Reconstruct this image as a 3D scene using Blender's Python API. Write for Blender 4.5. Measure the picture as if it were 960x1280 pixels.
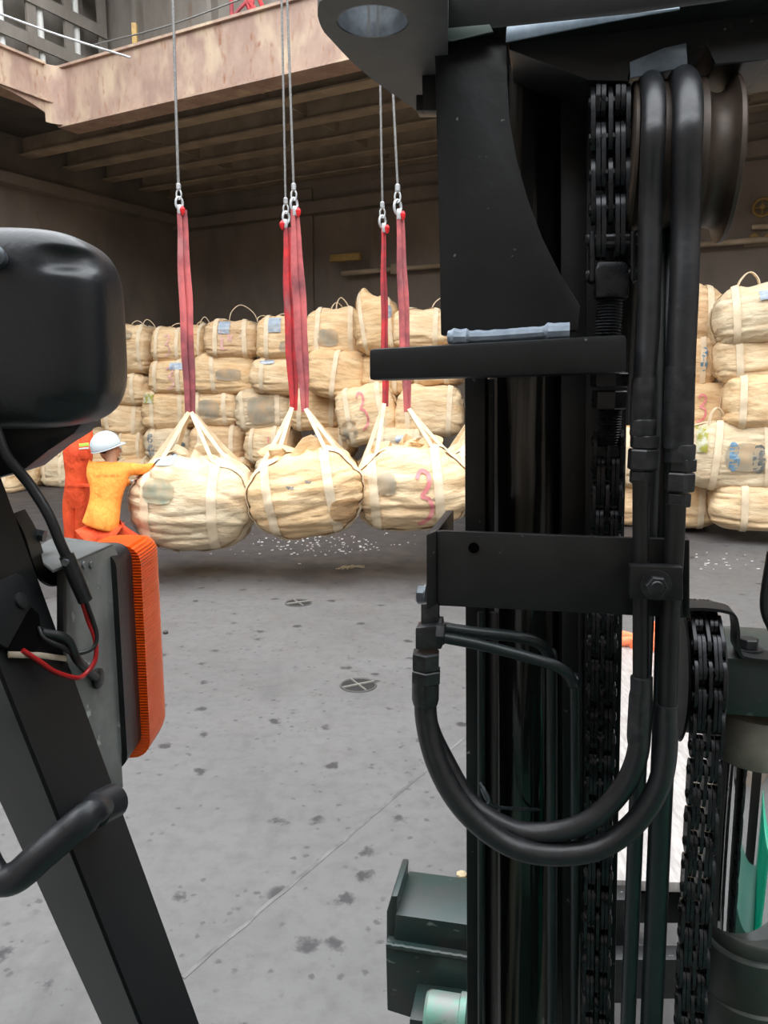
import bpy, bmesh, math, random
from mathutils import Vector, Matrix, noise
from mathutils.bvhtree import BVHTree
for o in list(bpy.data.objects): bpy.data.objects.remove(o)
SC = bpy.context.scene; COL = SC.collection; PI = math.pi
# ---------------------------------------------------------------- camera, sky, exposure
F = 970.0; CAM = Vector((0, 0, 1.95)); TH = math.atan(160 / 970)
cd = bpy.data.cameras.new('camera'); cam = bpy.data.objects.new('camera', cd); COL.objects.link(cam)
cam.location = CAM; cam.rotation_euler = (PI / 2 - TH, 0, 0)
cd.sensor_fit = 'VERTICAL'; cd.sensor_height = 24; cd.sensor_width = 18; cd.lens = 24 * F / 1280
cd.clip_start = 0.05; cd.clip_end = 200
SC.camera = cam
world = bpy.data.worlds.new('sky'); SC.world = world; world.use_nodes = True
WB = world.node_tree.nodes['Background']; WB.inputs[0].default_value = (0.93, 0.965, 1.0, 1); WB.inputs[1].default_value = 3.0
SC.view_settings.view_transform = 'Standard'; SC.view_settings.look = 'None'
SC.view_settings.gamma = 1; SC.view_settings.use_curve_mapping = False
SC.view_settings.exposure = 0.8

# ---------------------------------------------------------------- geometry helpers
FW = Vector((0, math.cos(TH), -math.sin(TH))); UP = Vector((0, math.sin(TH), math.cos(TH)))
def ray(px, py): return Vector(((px - 480) / F, 0, 0)) + UP * ((640 - py) / F) + FW
def at(px, py, Y):
    d = ray(px, py); return CAM + d * (Y / d.y)
def atz(px, py, z):
    d = ray(px, py); return CAM + d * ((z - CAM.z) / d.z)
MA = math.radians(12); MR = Vector((math.cos(MA), -math.sin(MA), 0)); MW = Vector((math.sin(MA), math.cos(MA), 0)); M0 = 1.08
def m(px, py, off=0.0):                         # point on the plane of the mast
    d = ray(px, py); return CAM + d * ((M0 + off) / d.dot(MW))
def mpx(px, off=0.0, py=640): return (m(px + 1, py, off) - m(px, py, off)).length
HA = math.radians(61); A2 = Vector((-math.sin(HA), math.cos(HA), 0)); B2 = Vector((math.cos(HA), math.sin(HA), 0))
def ab(a, b, z): return A2 * a + B2 * b + Vector((0, 0, z))

def new(): return bmesh.new()
def prism(bm, pts, vec, bev=0.0, seg=2):
    n = len(pts); a = [bm.verts.new(p) for p in pts]; b = [bm.verts.new(Vector(p) + vec) for p in pts]
    fs = [bm.faces.new(a), bm.faces.new(b[::-1])]
    for i in range(n): fs.append(bm.faces.new((a[(i + 1) % n], a[i], b[i], b[(i + 1) % n])))
    if bev:
        es = set(e for f in fs for e in f.edges)
        bmesh.ops.bevel(bm, geom=list(es), offset=bev, segments=seg, profile=0.6, affect='EDGES')
def mprism(bm, pix, off, th, bev=0.0015): prism(bm, [m(x, y, off) for x, y in pix], MW * th, bev)
def box(bm, o, ex, ey, ez, bev=0.0):
    o = Vector(o); prism(bm, [o, o + ex, o + ex + ey, o + ey], ez, bev)
def cbox(bm, c, sx, sy, sz, bev=0.0, rot=None):
    R = rot or Matrix.Identity(3); ex, ey, ez = R @ Vector((sx, 0, 0)), R @ Vector((0, sy, 0)), R @ Vector((0, 0, sz))
    box(bm, Vector(c) - (ex + ey + ez) / 2, ex, ey, ez, bev)
def smoothpath(pts, k=6):
    if len(pts) < 3: return [Vector(p) for p in pts]
    P = [Vector(p) for p in pts]; P = [P[0] * 2 - P[1]] + P + [P[-1] * 2 - P[-2]]; out = []
    for i in range(1, len(P) - 2):
        for j in range(k):
            t = j / k; a, b, c, d = P[i - 1], P[i], P[i + 1], P[i + 2]
            out.append(0.5 * ((2 * b) + (c - a) * t + (2 * a - 5 * b + 4 * c - d) * t * t + (3 * b - a - 3 * c + d) * t ** 3))
    out.append(P[-2]); return out
def sweep(bm, pts, rx, ry=None, ref=None, seg=12, rect=False, caps=True):
    n = len(pts); pts = [Vector(p) for p in pts]
    if not isinstance(rx, (list, tuple)): rx = [rx] * n
    if ry is None: ry = rx
    if not isinstance(ry, (list, tuple)): ry = [ry] * n
    ref = Vector(ref) if ref is not None else None; rings = []; prev = None
    for i, p in enumerate(pts):
        t = (pts[min(i + 1, n - 1)] - pts[max(i - 1, 0)]).normalized()
        r0 = ref if ref is not None else (prev if prev is not None else (Vector((1, 0, 0)) if abs(t.x) < .9 else Vector((0, 1, 0))))
        u = (r0 - t * r0.dot(t)).normalized(); prev = u; v = t.cross(u); ring = []
        if rect:
            for a, b in ((1, 1), (-1, 1), (-1, -1), (1, -1)): ring.append(bm.verts.new(p + u * rx[i] * a + v * ry[i] * b))
        else:
            for k in range(seg):
                an = 2 * PI * k / seg; ring.append(bm.verts.new(p + u * rx[i] * math.cos(an) + v * ry[i] * math.sin(an)))
        rings.append(ring)
    s = len(rings[0])
    for i in range(n - 1):
        for k in range(s): bm.faces.new((rings[i][k], rings[i][(k + 1) % s], rings[i + 1][(k + 1) % s], rings[i + 1][k]))
    if caps:
        bm.faces.new(rings[0][::-1]); bm.faces.new(rings[-1])
def lathe(bm, c, axis, prof, seg=28, phase=0):     # prof: (distance along axis, radius)
    axis = Vector(axis).normalized(); u = axis.orthogonal().normalized(); v = axis.cross(u); c = Vector(c); rings = []
    for d, r in prof:
        rings.append([bm.verts.new(c + axis * d + (u * math.cos(2 * PI * k / seg + phase) + v * math.sin(2 * PI * k / seg + phase)) * max(r, 1e-4)) for k in range(seg)])
    for i in range(len(prof) - 1):
        for k in range(seg): bm.faces.new((rings[i][k], rings[i][(k + 1) % seg], rings[i + 1][(k + 1) % seg], rings[i + 1][k]))
    bm.faces.new(rings[0][::-1]); bm.faces.new(rings[-1])
def hexnut(bm, c, axis, h, r, phase=0.2): lathe(bm, c, axis, [(0, r * .92), (h * .08, r), (h * .92, r), (h, r * .92)], seg=6, phase=phase)
def obj(name, bm, mt, parent=None, smooth=35, sub=0):
    bmesh.ops.recalc_face_normals(bm, faces=bm.faces[:])
    me = bpy.data.meshes.new(name); bm.to_mesh(me); bm.free()
    me.materials.append(mt)
    if smooth:
        me.polygons.foreach_set('use_smooth', [True] * len(me.polygons)); me.set_sharp_from_angle(angle=math.radians(smooth))
    o = bpy.data.objects.new(name, me); COL.objects.link(o)
    if parent is not None:
        o.parent = parent; o.matrix_parent_inverse = (parent['_mi'] if False else Matrix.Translation(-parent.location))
    if sub:
        s = o.modifiers.new('s', 'SUBSURF'); s.levels = sub; s.render_levels = sub
    return o
def tag(o, label, cat, group=None):
    o['label'] = label; o['category'] = cat
    if group: o['group'] = group
    return o
def empty(name, loc, label, cat, group=None):
    o = bpy.data.objects.new(name, None); COL.objects.link(o); o.location = loc; o.empty_display_size = .05
    return tag(o, label, cat, group)
def struct(name, bm, mt, parent=None, smooth=0):
    o = obj(name, bm, mt, parent, smooth)
    if parent is None: o['kind'] = 'structure'
    return o

# ---------------------------------------------------------------- materials
def mat(name, col, rough=.5, metal=0, col2=None, nscale=8, nlo=.35, nhi=.65, bump=0, bscale=30, stretch=(1, 1, 1), spec=None, detail=6,
        extra=None, rough2=None, bdist=None):
    mt = bpy.data.materials.new(name); mt.use_nodes = True; nt = mt.node_tree; N = nt.nodes; L = nt.links; b = N['Principled BSDF']
    b.inputs['Base Color'].default_value = (*col, 1); b.inputs['Roughness'].default_value = rough; b.inputs['Metallic'].default_value = metal
    if spec is not None: b.inputs['Specular IOR Level'].default_value = spec
    tc = N.new('ShaderNodeTexCoord'); mp = N.new('ShaderNodeMapping'); mp.inputs['Scale'].default_value = stretch
    L.new(tc.outputs['Object'], mp.inputs[0]); out = None
    if col2:
        n = N.new('ShaderNodeTexNoise'); n.inputs['Scale'].default_value = nscale; n.inputs['Detail'].default_value = detail; n.inputs['Roughness'].default_value = .62
        L.new(mp.outputs[0], n.inputs['Vector'])
        r = N.new('ShaderNodeValToRGB'); r.color_ramp.elements[0].position = nlo; r.color_ramp.elements[1].position = nhi
        r.color_ramp.elements[0].color = (*col, 1); r.color_ramp.elements[1].color = (*col2, 1)
        L.new(n.outputs['Fac'], r.inputs[0]); out = r.outputs[0]; L.new(out, b.inputs['Base Color'])
        if rough2 is not None:
            mr = N.new('ShaderNodeMapRange'); mr.inputs[1].default_value = nlo; mr.inputs[2].default_value = nhi
            mr.inputs[3].default_value = rough; mr.inputs[4].default_value = rough2
            L.new(n.outputs['Fac'], mr.inputs[0]); L.new(mr.outputs[0], b.inputs['Roughness'])
    if extra:                                          # overlay spots: (colour, scale, lo, hi, stretch)
        for (c3, sc, lo, hi, st) in extra:
            m2 = N.new('ShaderNodeMapping'); m2.inputs['Scale'].default_value = st; L.new(tc.outputs['Object'], m2.inputs[0])
            n2 = N.new('ShaderNodeTexNoise'); n2.inputs['Scale'].default_value = sc; n2.inputs['Detail'].default_value = 3
            L.new(m2.outputs[0], n2.inputs['Vector'])
            rr = N.new('ShaderNodeMapRange'); rr.inputs[1].default_value = lo; rr.inputs[2].default_value = hi; L.new(n2.outputs['Fac'], rr.inputs[0])
            mx = N.new('ShaderNodeMixRGB'); L.new(rr.outputs[0], mx.inputs[0])
            if out: L.new(out, mx.inputs[1])
            else: mx.inputs[1].default_value = (*col, 1)
            mx.inputs[2].default_value = (*c3, 1); out = mx.outputs[0]; L.new(out, b.inputs['Base Color'])
    if bump:
        n3 = N.new('ShaderNodeTexNoise'); n3.inputs['Scale'].default_value = bscale; n3.inputs['Detail'].default_value = 5; L.new(mp.outputs[0], n3.inputs['Vector'])
        bp = N.new('ShaderNodeBump'); bp.inputs['Strength'].default_value = bump; bp.inputs['Distance'].default_value = bdist if bdist else (.02 if bscale < 25 else .0015)
        L.new(n3.outputs['Fac'], bp.inputs['Height']); L.new(bp.outputs[0], b.inputs['Normal'])
    return mt
BLK = mat('black_paint', (.006, .0065, .007), .42, 0, (.011, .0115, .012), 20, .4, .7, .3, 60, spec=.42, extra=[((.3, .3, .3), 55, .72, .80, (1, 1, 1))])
BLKG = mat('gloss_black_paint', (.006, .007, .007), .14, 0, (.012, .013, .012), 14, .4, .7, .12, 12, stretch=(6, 6, 1), bdist=.004, extra=[((.085, .075, .065), 26, .60, .66, (1, 1, .03)), ((.2, .19, .18), 60, .68, .72, (1, 1, .04))])
GREYP = mat('grey_primer_plate', (.11, .112, .11), .55, 0, (.065, .068, .066), 9, .35, .7, .3, 40)
STRIP = mat('lit_strip_web_grey', (.22, .27, .32), .35, .3, (.12, .16, .2), 30)  # pale tone of the painted lit strip and the web plate
CHAINM = mat('greased_steel', (.012, .013, .015), .26, .35, (.03, .032, .036), 40, .4, .7, .15, 60, rough2=.42)
RUB = mat('hose_rubber', (.009, .010, .012), .4, 0, (.018, .019, .021), 60, .4, .7, .35, 120, spec=.6)
PIPEM = mat('dark_green_pipe', (.009, .014, .015), .38, 0, (.014, .022, .023), 30, .4, .7, .1, 60)
FIT = mat('black_fitting', (.018, .019, .021), .36, .2, (.05, .052, .055), 50, .45, .75)
STEEL = mat('dull_steel', (.16, .18, .2), .4, .6, (.08, .09, .1), 40)
RUST = mat('rusty_sheave', (.04, .028, .02), .5, .3, (.085, .06, .045), 25, .3, .7, .2, 50)
WELD = mat('weld_metal', (.32, .38, .45), .5, .2, (.2, .25, .31), 60, .3, .7, .5, 90)
CHROME = mat('chrome_rod', (.75, .76, .76), .04, 1)
BARREL = mat('cylinder_paint', (.03, .038, .034), .4, 0, (.05, .052, .045), 18, .4, .65, .1, 60)
CAPM = mat('dusty_gland', (.26, .24, .2), .6, 0, (.16, .145, .12), 25, .35, .65, .15, 60)
CARR = mat('worn_green_black_paint', (.016, .036, .032), .38, 0, (.03, .036, .034), 14, .4, .6, .25, 40, extra=[((.16, .2, .18), 24, .66, .74, (1, 1, 2.5))])
ROLL = mat('worn_green_steel', (.16, .34, .27), .45, .2, (.25, .27, .25), 20, .4, .6, .3, 40, extra=[((.05, .03, .02), 22, .62, .7, (1, 1, 1))])
GREEN = mat('green_body_paint', (.0, .34, .2), .3)
PLAS = mat('lamp_plastic', (.012, .0135, .016), .4, 0, (.018, .02, .024), 6, .3, .7, .3, 140)
PILM = mat('pillar_paint', (.004, .0055, .007), .45, 0, (.007, .009, .010), 8, .3, .7, .06, 90)
GALV = mat('galvanised_steel', (.24, .25, .245), .42, .2, (.12, .128, .126), 16, .3, .7, .08, 50, extra=[((.5, .52, .5), 40, .68, .75, (1, 1, 1))])
ORL = mat('amber_lens', (1.0, .115, .002), .3, 0, (.9, .08, .001), 10, .35, .7, spec=.35)
ORL.node_tree.nodes['Principled BSDF'].inputs['Subsurface Weight'].default_value = .25
ORL.node_tree.nodes['Principled BSDF'].inputs['Subsurface Radius'].default_value = (.05, .012, .003)
WRED = mat('red_wire', (.4, .01, .012), .3); WWHT = mat('white_wire', (.5, .47, .38), .5, 0, (.3, .24, .17), 30)
BAGM = []
for i, (c, c2) in enumerate([((.86, .67, .43), (.74, .50, .27)), ((.88, .71, .48), (.74, .52, .30)), ((.82, .61, .37), (.66, .43, .22)),
                             ((.78, .58, .37), (.62, .41, .23)), ((.76, .67, .50), (.68, .52, .34))]):
    BAGM.append(mat('woven_sack_fabric_%d' % i, tuple(x * y for x, y in zip(c, (.93, .89, .82))), .75, 0, tuple(x * y for x, y in zip(c2, (.90, .83, .75))), 2.6, .36, .68, .9, 6, stretch=(1, 1, 2.6), bdist=.03, extra=[((.38, .27, .15), 1.6, .66, .86, (1, 1, 1.6)), ((.33, .34, .32), 3.0, .70, .82, (1, 1, 1.2))]))
STRAP = mat('sack_webbing', (.80, .66, .47), .8, 0, (.68, .52, .33), 9, .35, .7, .2, 60)
TAGW = mat('document_sleeve', (.78, .85, .93), .3, 0, (.55, .65, .78), 12)
TAGY = mat('paper_tag', (.85, .85, .72), .5, 0, (.6, .58, .12), 9, .45, .55)
SILV = mat('silver_liner', (.75, .8, .88), .3, .3, (.5, .56, .66), 20, .3, .7, .4, 30)
PINK = mat('pink_spray', (.78, .2, .22), .7, 0, (.7, .3, .28), 16); PINKF = mat('faded_pink_spray', (.72, .36, .34), .7, 0, (.74, .5, .4), 14)
BLUE = mat('blue_print', (.08, .2, .34), .6, 0, (.2, .32, .4), 14); DPR = mat('dark_print', (.14, .18, .2), .7, 0, (.42, .38, .32), 14, .35, .7)
GRY = mat('grey_patch', (.60, .54, .42), .7, 0, (.80, .62, .40), 4, .35, .6); TEAL = mat('teal_smudge', (.46, .52, .40), .7, 0, (.76, .63, .43), 5, .35, .6)
RSL = mat('red_sling', (.72, .04, .045), .7, 0, (.24, .04, .05), 3.0, .38, .62, .3, 60, extra=[((.4, .16, .16), 5, .6, .75, (1, 1, .4))])
RSL2 = mat('worn_red_sling', (.62, .14, .14), .75, 0, (.22, .06, .07), 2.2, .4, .62, .3, 60, extra=[((.5, .2, .2), 5, .6, .75, (1, 1, .4))])
RTAG = mat('bright_red_sleeve', (.75, .02, .025), .5); HOOK = mat('galvanised_hook', (.6, .62, .63), .35, .4, (.4, .42, .43), 30)
ROPE = mat('wire_rope', (.26, .26, .25), .5, .3, (.14, .14, .135), 60)
WALL = mat('hold_wall_paint', (.29, .235, .185), .75, 0, (.16, .132, .108), .9, .3, .72, .2, 3, stretch=(1, 1, .5), extra=[((.2, .12, .07), 2.2, .66, .8, (1, 1, .35))])
WALLU = mat('upper_hold_paint', (.3, .27, .235), .75, 0, (.17, .145, .12), 1.4, .3, .7, .2, 4, stretch=(1, 1, .4), extra=[((.2, .1, .05), 2.5, .64, .78, (1, 1, .3))])
BEAMM = mat('deck_beam_paint', (.5, .39, .27), .7, 0, (.32, .25, .17), 2, .3, .7, .2, 6)
CEILM = mat('deck_plate_paint', (.07, .062, .055), .8, 0, (.11, .095, .08), 2)
COAM = mat('rusty_cream_coaming', (.47, .33, .25), .7, 0, (.34, .22, .175), 2.2, .38, .62, .35, 8, stretch=(1, 1, .6), detail=10, extra=[((.56, .43, .30), 2.4, .52, .68, (1, 1, .45)), ((.36, .2, .13), 14, .6, .72, (1, 1, .3)), ((.3, .14, .08), 6, .66, .76, (1, 1, .5))])
ORNG = mat('orange_shirt', (1, .33, .045), .8, 0, (.92, .26, .035), 6, .35, .7, 1, 6, bdist=.08, stretch=(1, 1, .6))
REDO = mat('red_orange_trousers', (.84, .095, .02), .8, 0, (.68, .06, .015), 6, .35, .7, 1, 6, bdist=.08, stretch=(1, 1, .6))
SKIN = mat('skin', (.42, .22, .13), .6); HELM = mat('helmet_shell', (.62, .69, .72), .3); GLOV = mat('cotton_glove', (.5, .49, .46), .85, 0, (.4, .39, .36), 30)
BOOT = mat('boot_rubber', (.04, .035, .03), .6); HIVIS = mat('reflective_strip', (.55, .75, .12), .4); HIVS = mat('silver_strip', (.7, .72, .7), .35); HAIR = mat('hair', (.02, .016, .012), .7)
YEL = mat('faded_yellow_paint', (.42, .27, .07), .6, 0, (.3, .18, .06), 15)
PIPG = mat('pale_pipe_paint', (.8, .8, .76), .6)
BOARD = mat('pale_worn_board', (.42, .39, .37), .4, 0, (.24, .22, .205), 12, .35, .7, .2, 20, stretch=(6, 1, 1))
CLOTH = mat('orange_cloth', (.95, .15, .04), .8, 0, (.9, .3, .15), 20, .35, .7, .5, 30)
STRAW = mat('straw', (.45, .36, .22), .8)
SOCK = mat('socket_steel', (.2, .185, .165), .6); RIMM = mat('socket_rim', (.07, .066, .062), .7)
GRAIN = mat('white_grains', (.6, .58, .55), .8)
# floor: worn steel deck with spots, scratches and a darker area under and behind the hanging bags
def floor_mat():
    mt = bpy.data.materials.new('worn_deck'); mt.use_nodes = True; nt = mt.node_tree; N = nt.nodes; L = nt.links; b = N['Principled BSDF']
    tc = N.new('ShaderNodeTexCoord'); b.inputs['Roughness'].default_value = .55
    def nz(sc, det, st=(1, 1, 1), rough=.6):
        mp = N.new('ShaderNodeMapping'); mp.inputs['Scale'].default_value = st; L.new(tc.outputs['Object'], mp.inputs[0])
        n = N.new('ShaderNodeTexNoise'); n.inputs['Scale'].default_value = sc; n.inputs['Detail'].default_value = det; n.inputs['Roughness'].default_value = rough
        L.new(mp.outputs[0], n.inputs['Vector']); return n.outputs['Fac']
    def mr(s, a, c, d=0., e=1.):
        r = N.new('ShaderNodeMapRange'); r.inputs[1].default_value = a; r.inputs[2].default_value = c; r.inputs[3].default_value = d; r.inputs[4].default_value = e
        L.new(s, r.inputs[0]); return r.outputs[0]
    def mix(f, c1, c2):
        x = N.new('ShaderNodeMixRGB'); L.new(f, x.inputs[0])
        for i, c in ((1, c1), (2, c2)):
            if isinstance(c, tuple): x.inputs[i].default_value = (*c, 1)
            else: L.new(c, x.inputs[i])
        return x.outputs[0]
    def math_(op, a, b_):
        x = N.new('ShaderNodeMath'); x.operation = op
        for i, c in ((0, a), (1, b_)):
            if isinstance(c, (int, float)): x.inputs[i].default_value = c
            else: L.new(c, x.inputs[i])
        return x.outputs[0]
    c = mix(mr(nz(.9, 8), .3, .7), (.106, .103, .101), (.137, .133, .13))
    c = mix(mr(nz(14, 6), .45, .75, 0, .5), c, (.072, .068, .066))
    c = mix(mr(nz(2.2, 5, (1, .35, 1)), .57, .7, 0, .45), c, (.06, .057, .058))
    v = N.new('ShaderNodeTexVoronoi'); v.inputs['Scale'].default_value = 4.6
    L.new(tc.outputs['Object'], v.inputs['Vector'])
    ds = math_('ADD', v.outputs['Distance'], mr(nz(18, 3), .3, .7, -.1, .1))
    sel = mr(nz(2.6, 2), .40, .47)
    sp = math_('MULTIPLY', mr(ds, .2, .11), sel)
    c = mix(math_('MULTIPLY', sp, .95), c, (.03, .029, .03))
    v2 = N.new('ShaderNodeTexVoronoi'); v2.inputs['Scale'].default_value = 15; L.new(tc.outputs['Object'], v2.inputs['Vector'])
    ds2 = math_('ADD', v2.outputs['Distance'], mr(nz(40, 2), .3, .7, -.1, .1))
    c = mix(math_('MULTIPLY', mr(ds2, .22, .12), mr(nz(4.1, 2), .44, .52, 0, .75)), c, (.045, .043, .043))
    # darker deck tone with a noisy edge, beyond about 7.5 m
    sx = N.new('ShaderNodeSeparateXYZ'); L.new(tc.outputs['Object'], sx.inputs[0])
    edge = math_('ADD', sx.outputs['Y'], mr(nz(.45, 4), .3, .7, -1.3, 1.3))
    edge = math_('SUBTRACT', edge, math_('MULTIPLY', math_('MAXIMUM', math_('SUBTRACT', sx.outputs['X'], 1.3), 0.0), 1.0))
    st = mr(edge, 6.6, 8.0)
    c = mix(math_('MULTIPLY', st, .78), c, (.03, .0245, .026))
    L.new(c, b.inputs['Base Color']); L.new(mr(nz(3, 4), .3, .7, .45, .7), b.inputs['Roughness'])
    bp = N.new('ShaderNodeBump'); bp.inputs['Strength'].default_value = .25; bp.inputs['Distance'].default_value = .01
    L.new(nz(30, 6), bp.inputs['Height']); L.new(bp.outputs[0], b.inputs['Normal'])
    return mt
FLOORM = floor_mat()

# ---------------------------------------------------------------- the hold
def abbox(bm, a0, a1, b0, b1, z0, z1, bev=0):
    prism(bm, [ab(a0, b0, z0), ab(a1, b0, z0), ab(a1, b1, z0), ab(a0, b1, z0)], Vector((0, 0, z1 - z0)), bev)
Cc = at(75, 158, 14.3); ZB = Cc.z; AC = Cc.dot(A2); BC = Cc.dot(B2); CH = .93
AW, BW, AR, BR = 14.3, 15.3, -14.0, -12.0
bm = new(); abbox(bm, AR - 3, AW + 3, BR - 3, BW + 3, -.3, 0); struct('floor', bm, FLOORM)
ZD = ZB + .45; ZT = ZB + CH
bm = new(); abbox(bm, AR, AW + .2, BW, BW + .2, 0, ZD); struct('wall_far', bm, WALL)
bm = new(); abbox(bm, AW, AW + .2, BR, BW, 0, ZD); struct('wall_left', bm, WALL)
bm = new(); abbox(bm, AR - .2, AR, BR, BW, 0, 12); struct('wall_right', bm, WALL)
bm = new(); abbox(bm, AR, AW, BR - .2, BR, 0, 12); struct('wall_back', bm, WALL)
AO, BO = -11.5, -9.5
bm = new(); abbox(bm, AR, 15.2, BC + .02, BW + .3, ZD, ZT - .05); abbox(bm, AC + .02, 15.2, BR, BC + .02, ZD, ZT - .05)
struct('ceiling', bm, CEILM)
bm = new(); abbox(bm, AR, 15.2, BC + 1.8, BW + .3, 11.6, 11.8); abbox(bm, AC + 1.2, 15.2, BR, BC + 1.8, 11.6, 11.8)  # unseen upper deck, added so the upper walls stay dark
abbox(bm, AR, AO, BR, BC + 1.8, 11.6, 11.8); struct('ceiling', bm, CEILM)
bm = new(); abbox(bm, AR, 15.2, 13.6, 13.8, ZT - .05, 11.6); struct('wall_upper_far', bm, WALLU)
bm = new(); abbox(bm, 15, 15.2, BR, 13.6, ZT - .05, 11.6); struct('wall_upper_left', bm, WALLU)
# vertical plate stiffeners on the upper walls
for k in range(7):
    b_ = 13.0 - k * 1.15 if k < 1 else 9.4 - (k - 1) * 1.2
    bm = new(); abbox(bm, 14.8, 15, b_ - .06, b_ + .06, ZT, 11.6); struct('trim_%d' % (k + 1), bm, WALLU)
for k in range(6):
    a_ = 13.6 - k * 2.1
    bm = new(); abbox(bm, a_ - .06, a_ + .06, 13.38, 13.6, ZT, 11.6); struct('trim_%d' % (k + 10), bm, WALLU)
# far wall stiffening: broad shallow panels
for k in range(7):
    a_ = 11.2 - k * 3.3
    bm = new(); abbox(bm, a_ - .9, a_ + .9, BW - .06, BW, 0, ZD - .5, .02); struct('trim_%d' % (k + 20), bm, WALL)
bm = new(); abbox(bm, AR, AW, BW - .3, BW, ZD - 1.1, ZD - .85); struct('trim_30', bm, WALL)
bm = new(); abbox(bm, AW - .3, AW, BR, BW, ZD - 1.0, ZD - .8); struct('trim_31', bm, WALL)
# hatch coamings
bm = new(); abbox(bm, AR, AC - .25, BC, BC + .03, ZB, ZT); abbox(bm, AR, AC, BC - .04, BC + .38, ZB - .03, ZB)
abbox(bm, AR, AC, BC - .05, BC + .03, ZT - .03, ZT + .01)
n = 6                                               # rounded corner of the coaming
pts = [ab(AC - .3 + .3 * math.sin(PI / 2 * i / n), BC + .015 - .3 + .3 * math.cos(PI / 2 * i / n), ZB) for i in range(n + 1)]
for i in range(n): prism(bm, [pts[i], pts[i + 1], pts[i + 1] + (B2 + A2) * .02, pts[i] + (B2 + A2) * .02], Vector((0, 0, CH)))
struct('beam_far_coaming', bm, COAM)
bm = new(); abbox(bm, AC, AC + .03, BR, BC - .25, ZB + .35, ZT); abbox(bm, AC - .04, AC + .45, BR, BC - .1, ZB + .33, ZB + .37)
abbox(bm, AC - .05, AC + .03, BR, BC - .25, ZT - .03, ZT + .01); struct('beam_side_coaming', bm, COAM)
bm = new()                                          # curved knee plate below the side coaming
cv = [ab(AC + .015, BC, ZB)] + [ab(AC + .015, BC - 1.5 * t, ZB + .33 * math.sin(t * PI / 2) ** .6) for t in (.08, .2, .35, .55, .75, 1)] + [ab(AC + .015, BC, ZB + .33)]
prism(bm, cv, A2 * .03); struct('trim_32', bm, COAM)
# deck beams under the plate, running along the far coaming, and crossing girders
def deckbeam(nm, a0, a1, b, w, z0):
    bm = new(); abbox(bm, a0, a1, b - .02, b + .02, z0, ZD); abbox(bm, a0, a1, b - w / 2, b + w / 2, z0 - .03, z0); struct(nm, bm, BEAMM)
for k, b_ in enumerate((BC + 1.15, BC + 2.2, BC + 3.25, BC + 4.3, BC + 5.2)): deckbeam('beam_deck_%d' % (k + 1), AR, AW, b_, .3, ZB + .12)
for k in range(6):
    bm = new(); a_ = 11.6 - k * 3.4; abbox(bm, a_ - .02, a_ + .02, BC + .3, BW, ZB + .22, ZD); struct('beam_cross_%d' % (k + 1), bm, BEAMM)
for k in range(8):
    bm = new(); b_ = BC - 1.2 - k * 1.3; abbox(bm, AC + .1, AW, b_ - .02, b_ + .02, ZB + .15, ZD); abbox(bm, AC + .1, AW, b_ - .12, b_ + .12, ZB + .12, ZB + .15); struct('beam_side_%d' % (k + 1), bm, BEAMM)
# lattice rack on the upper left wall
LAT = empty('lattice_rack', ab(14.6, 11.4, ZT), 'rusty steel lattice with square openings and pale upright pipes, behind the hatch corner', 'rack')
for i in range(5):
    bm = new(); b_ = 9.65 + i * .92; abbox(bm, 14.5, 14.56, b_ - .11, b_ + .11, ZT, 11.6); obj('upright_bar', bm, WALLU, LAT, 0)
for j in range(5):
    bm = new(); z = ZT + .1 + j * .82; abbox(bm, 14.46, 14.5, 9.55, 13.4, z + .5, z + .74); obj('cross_bar', bm, WALLU, LAT, 0)
for i in range(4):
    bm = new(); p = ab(14.62, 9.93 + i * .92, ZT); sweep(bm, [p, p + Vector((0, 0, 3.7))], .075, seg=12); obj('pipe', bm, PIPG, LAT)
for px in (170, 385):
    p = at(px, 72 if px < 200 else 16, 14.8 if px < 200 else 13.2); bm = new(); cbox(bm, p + Vector((0, 0, .1)), .09, .09, .9, .01)
    tag(obj('marker_post', bm, YEL), 'faded yellow post standing beyond the coaming, %s' % ('near the lattice rack' if px < 200 else 'above the two close ropes'), 'post')
bm = new(); random.seed(4)
p0 = at(308, 24, 12.6)
for i in range(7): sweep(bm, smoothpath([p0 + Vector((random.uniform(-.2, .2), random.uniform(-.1, .1), -.35 + random.uniform(0, .1))), p0 + Vector((random.uniform(-.3, .3), 0, 0)), p0 + Vector((random.uniform(-.25, .25), 0, random.uniform(.2, .4)))]), .03, seg=6)
tag(obj('rope_bundle', bm, RSL), 'tangled dull red rope bundle lying behind the hatch coaming', 'rope')
def cable(name, p, q, r, label, sag=0):
    bm = new(); md = (p + q) / 2 - Vector((0, 0, sag)); sweep(bm, smoothpath([p, md, q], 8), r, seg=8)
    return tag(obj(name, bm, ROPE if 'dull' in label else HOOK), label, 'cable', 'slack cables across the hatch corner')
cable('guard_cable', at(-30, 6, 13.2), at(163, 72, 13.3), .018, 'bright thin wire crossing the upper left hatch corner downwards', .03)
cable('guard_cable', at(113, 57, 13.4), at(320, -8, 11.6), .012, 'dull thin wire rising from the lattice rack towards the ropes', .06)
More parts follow.
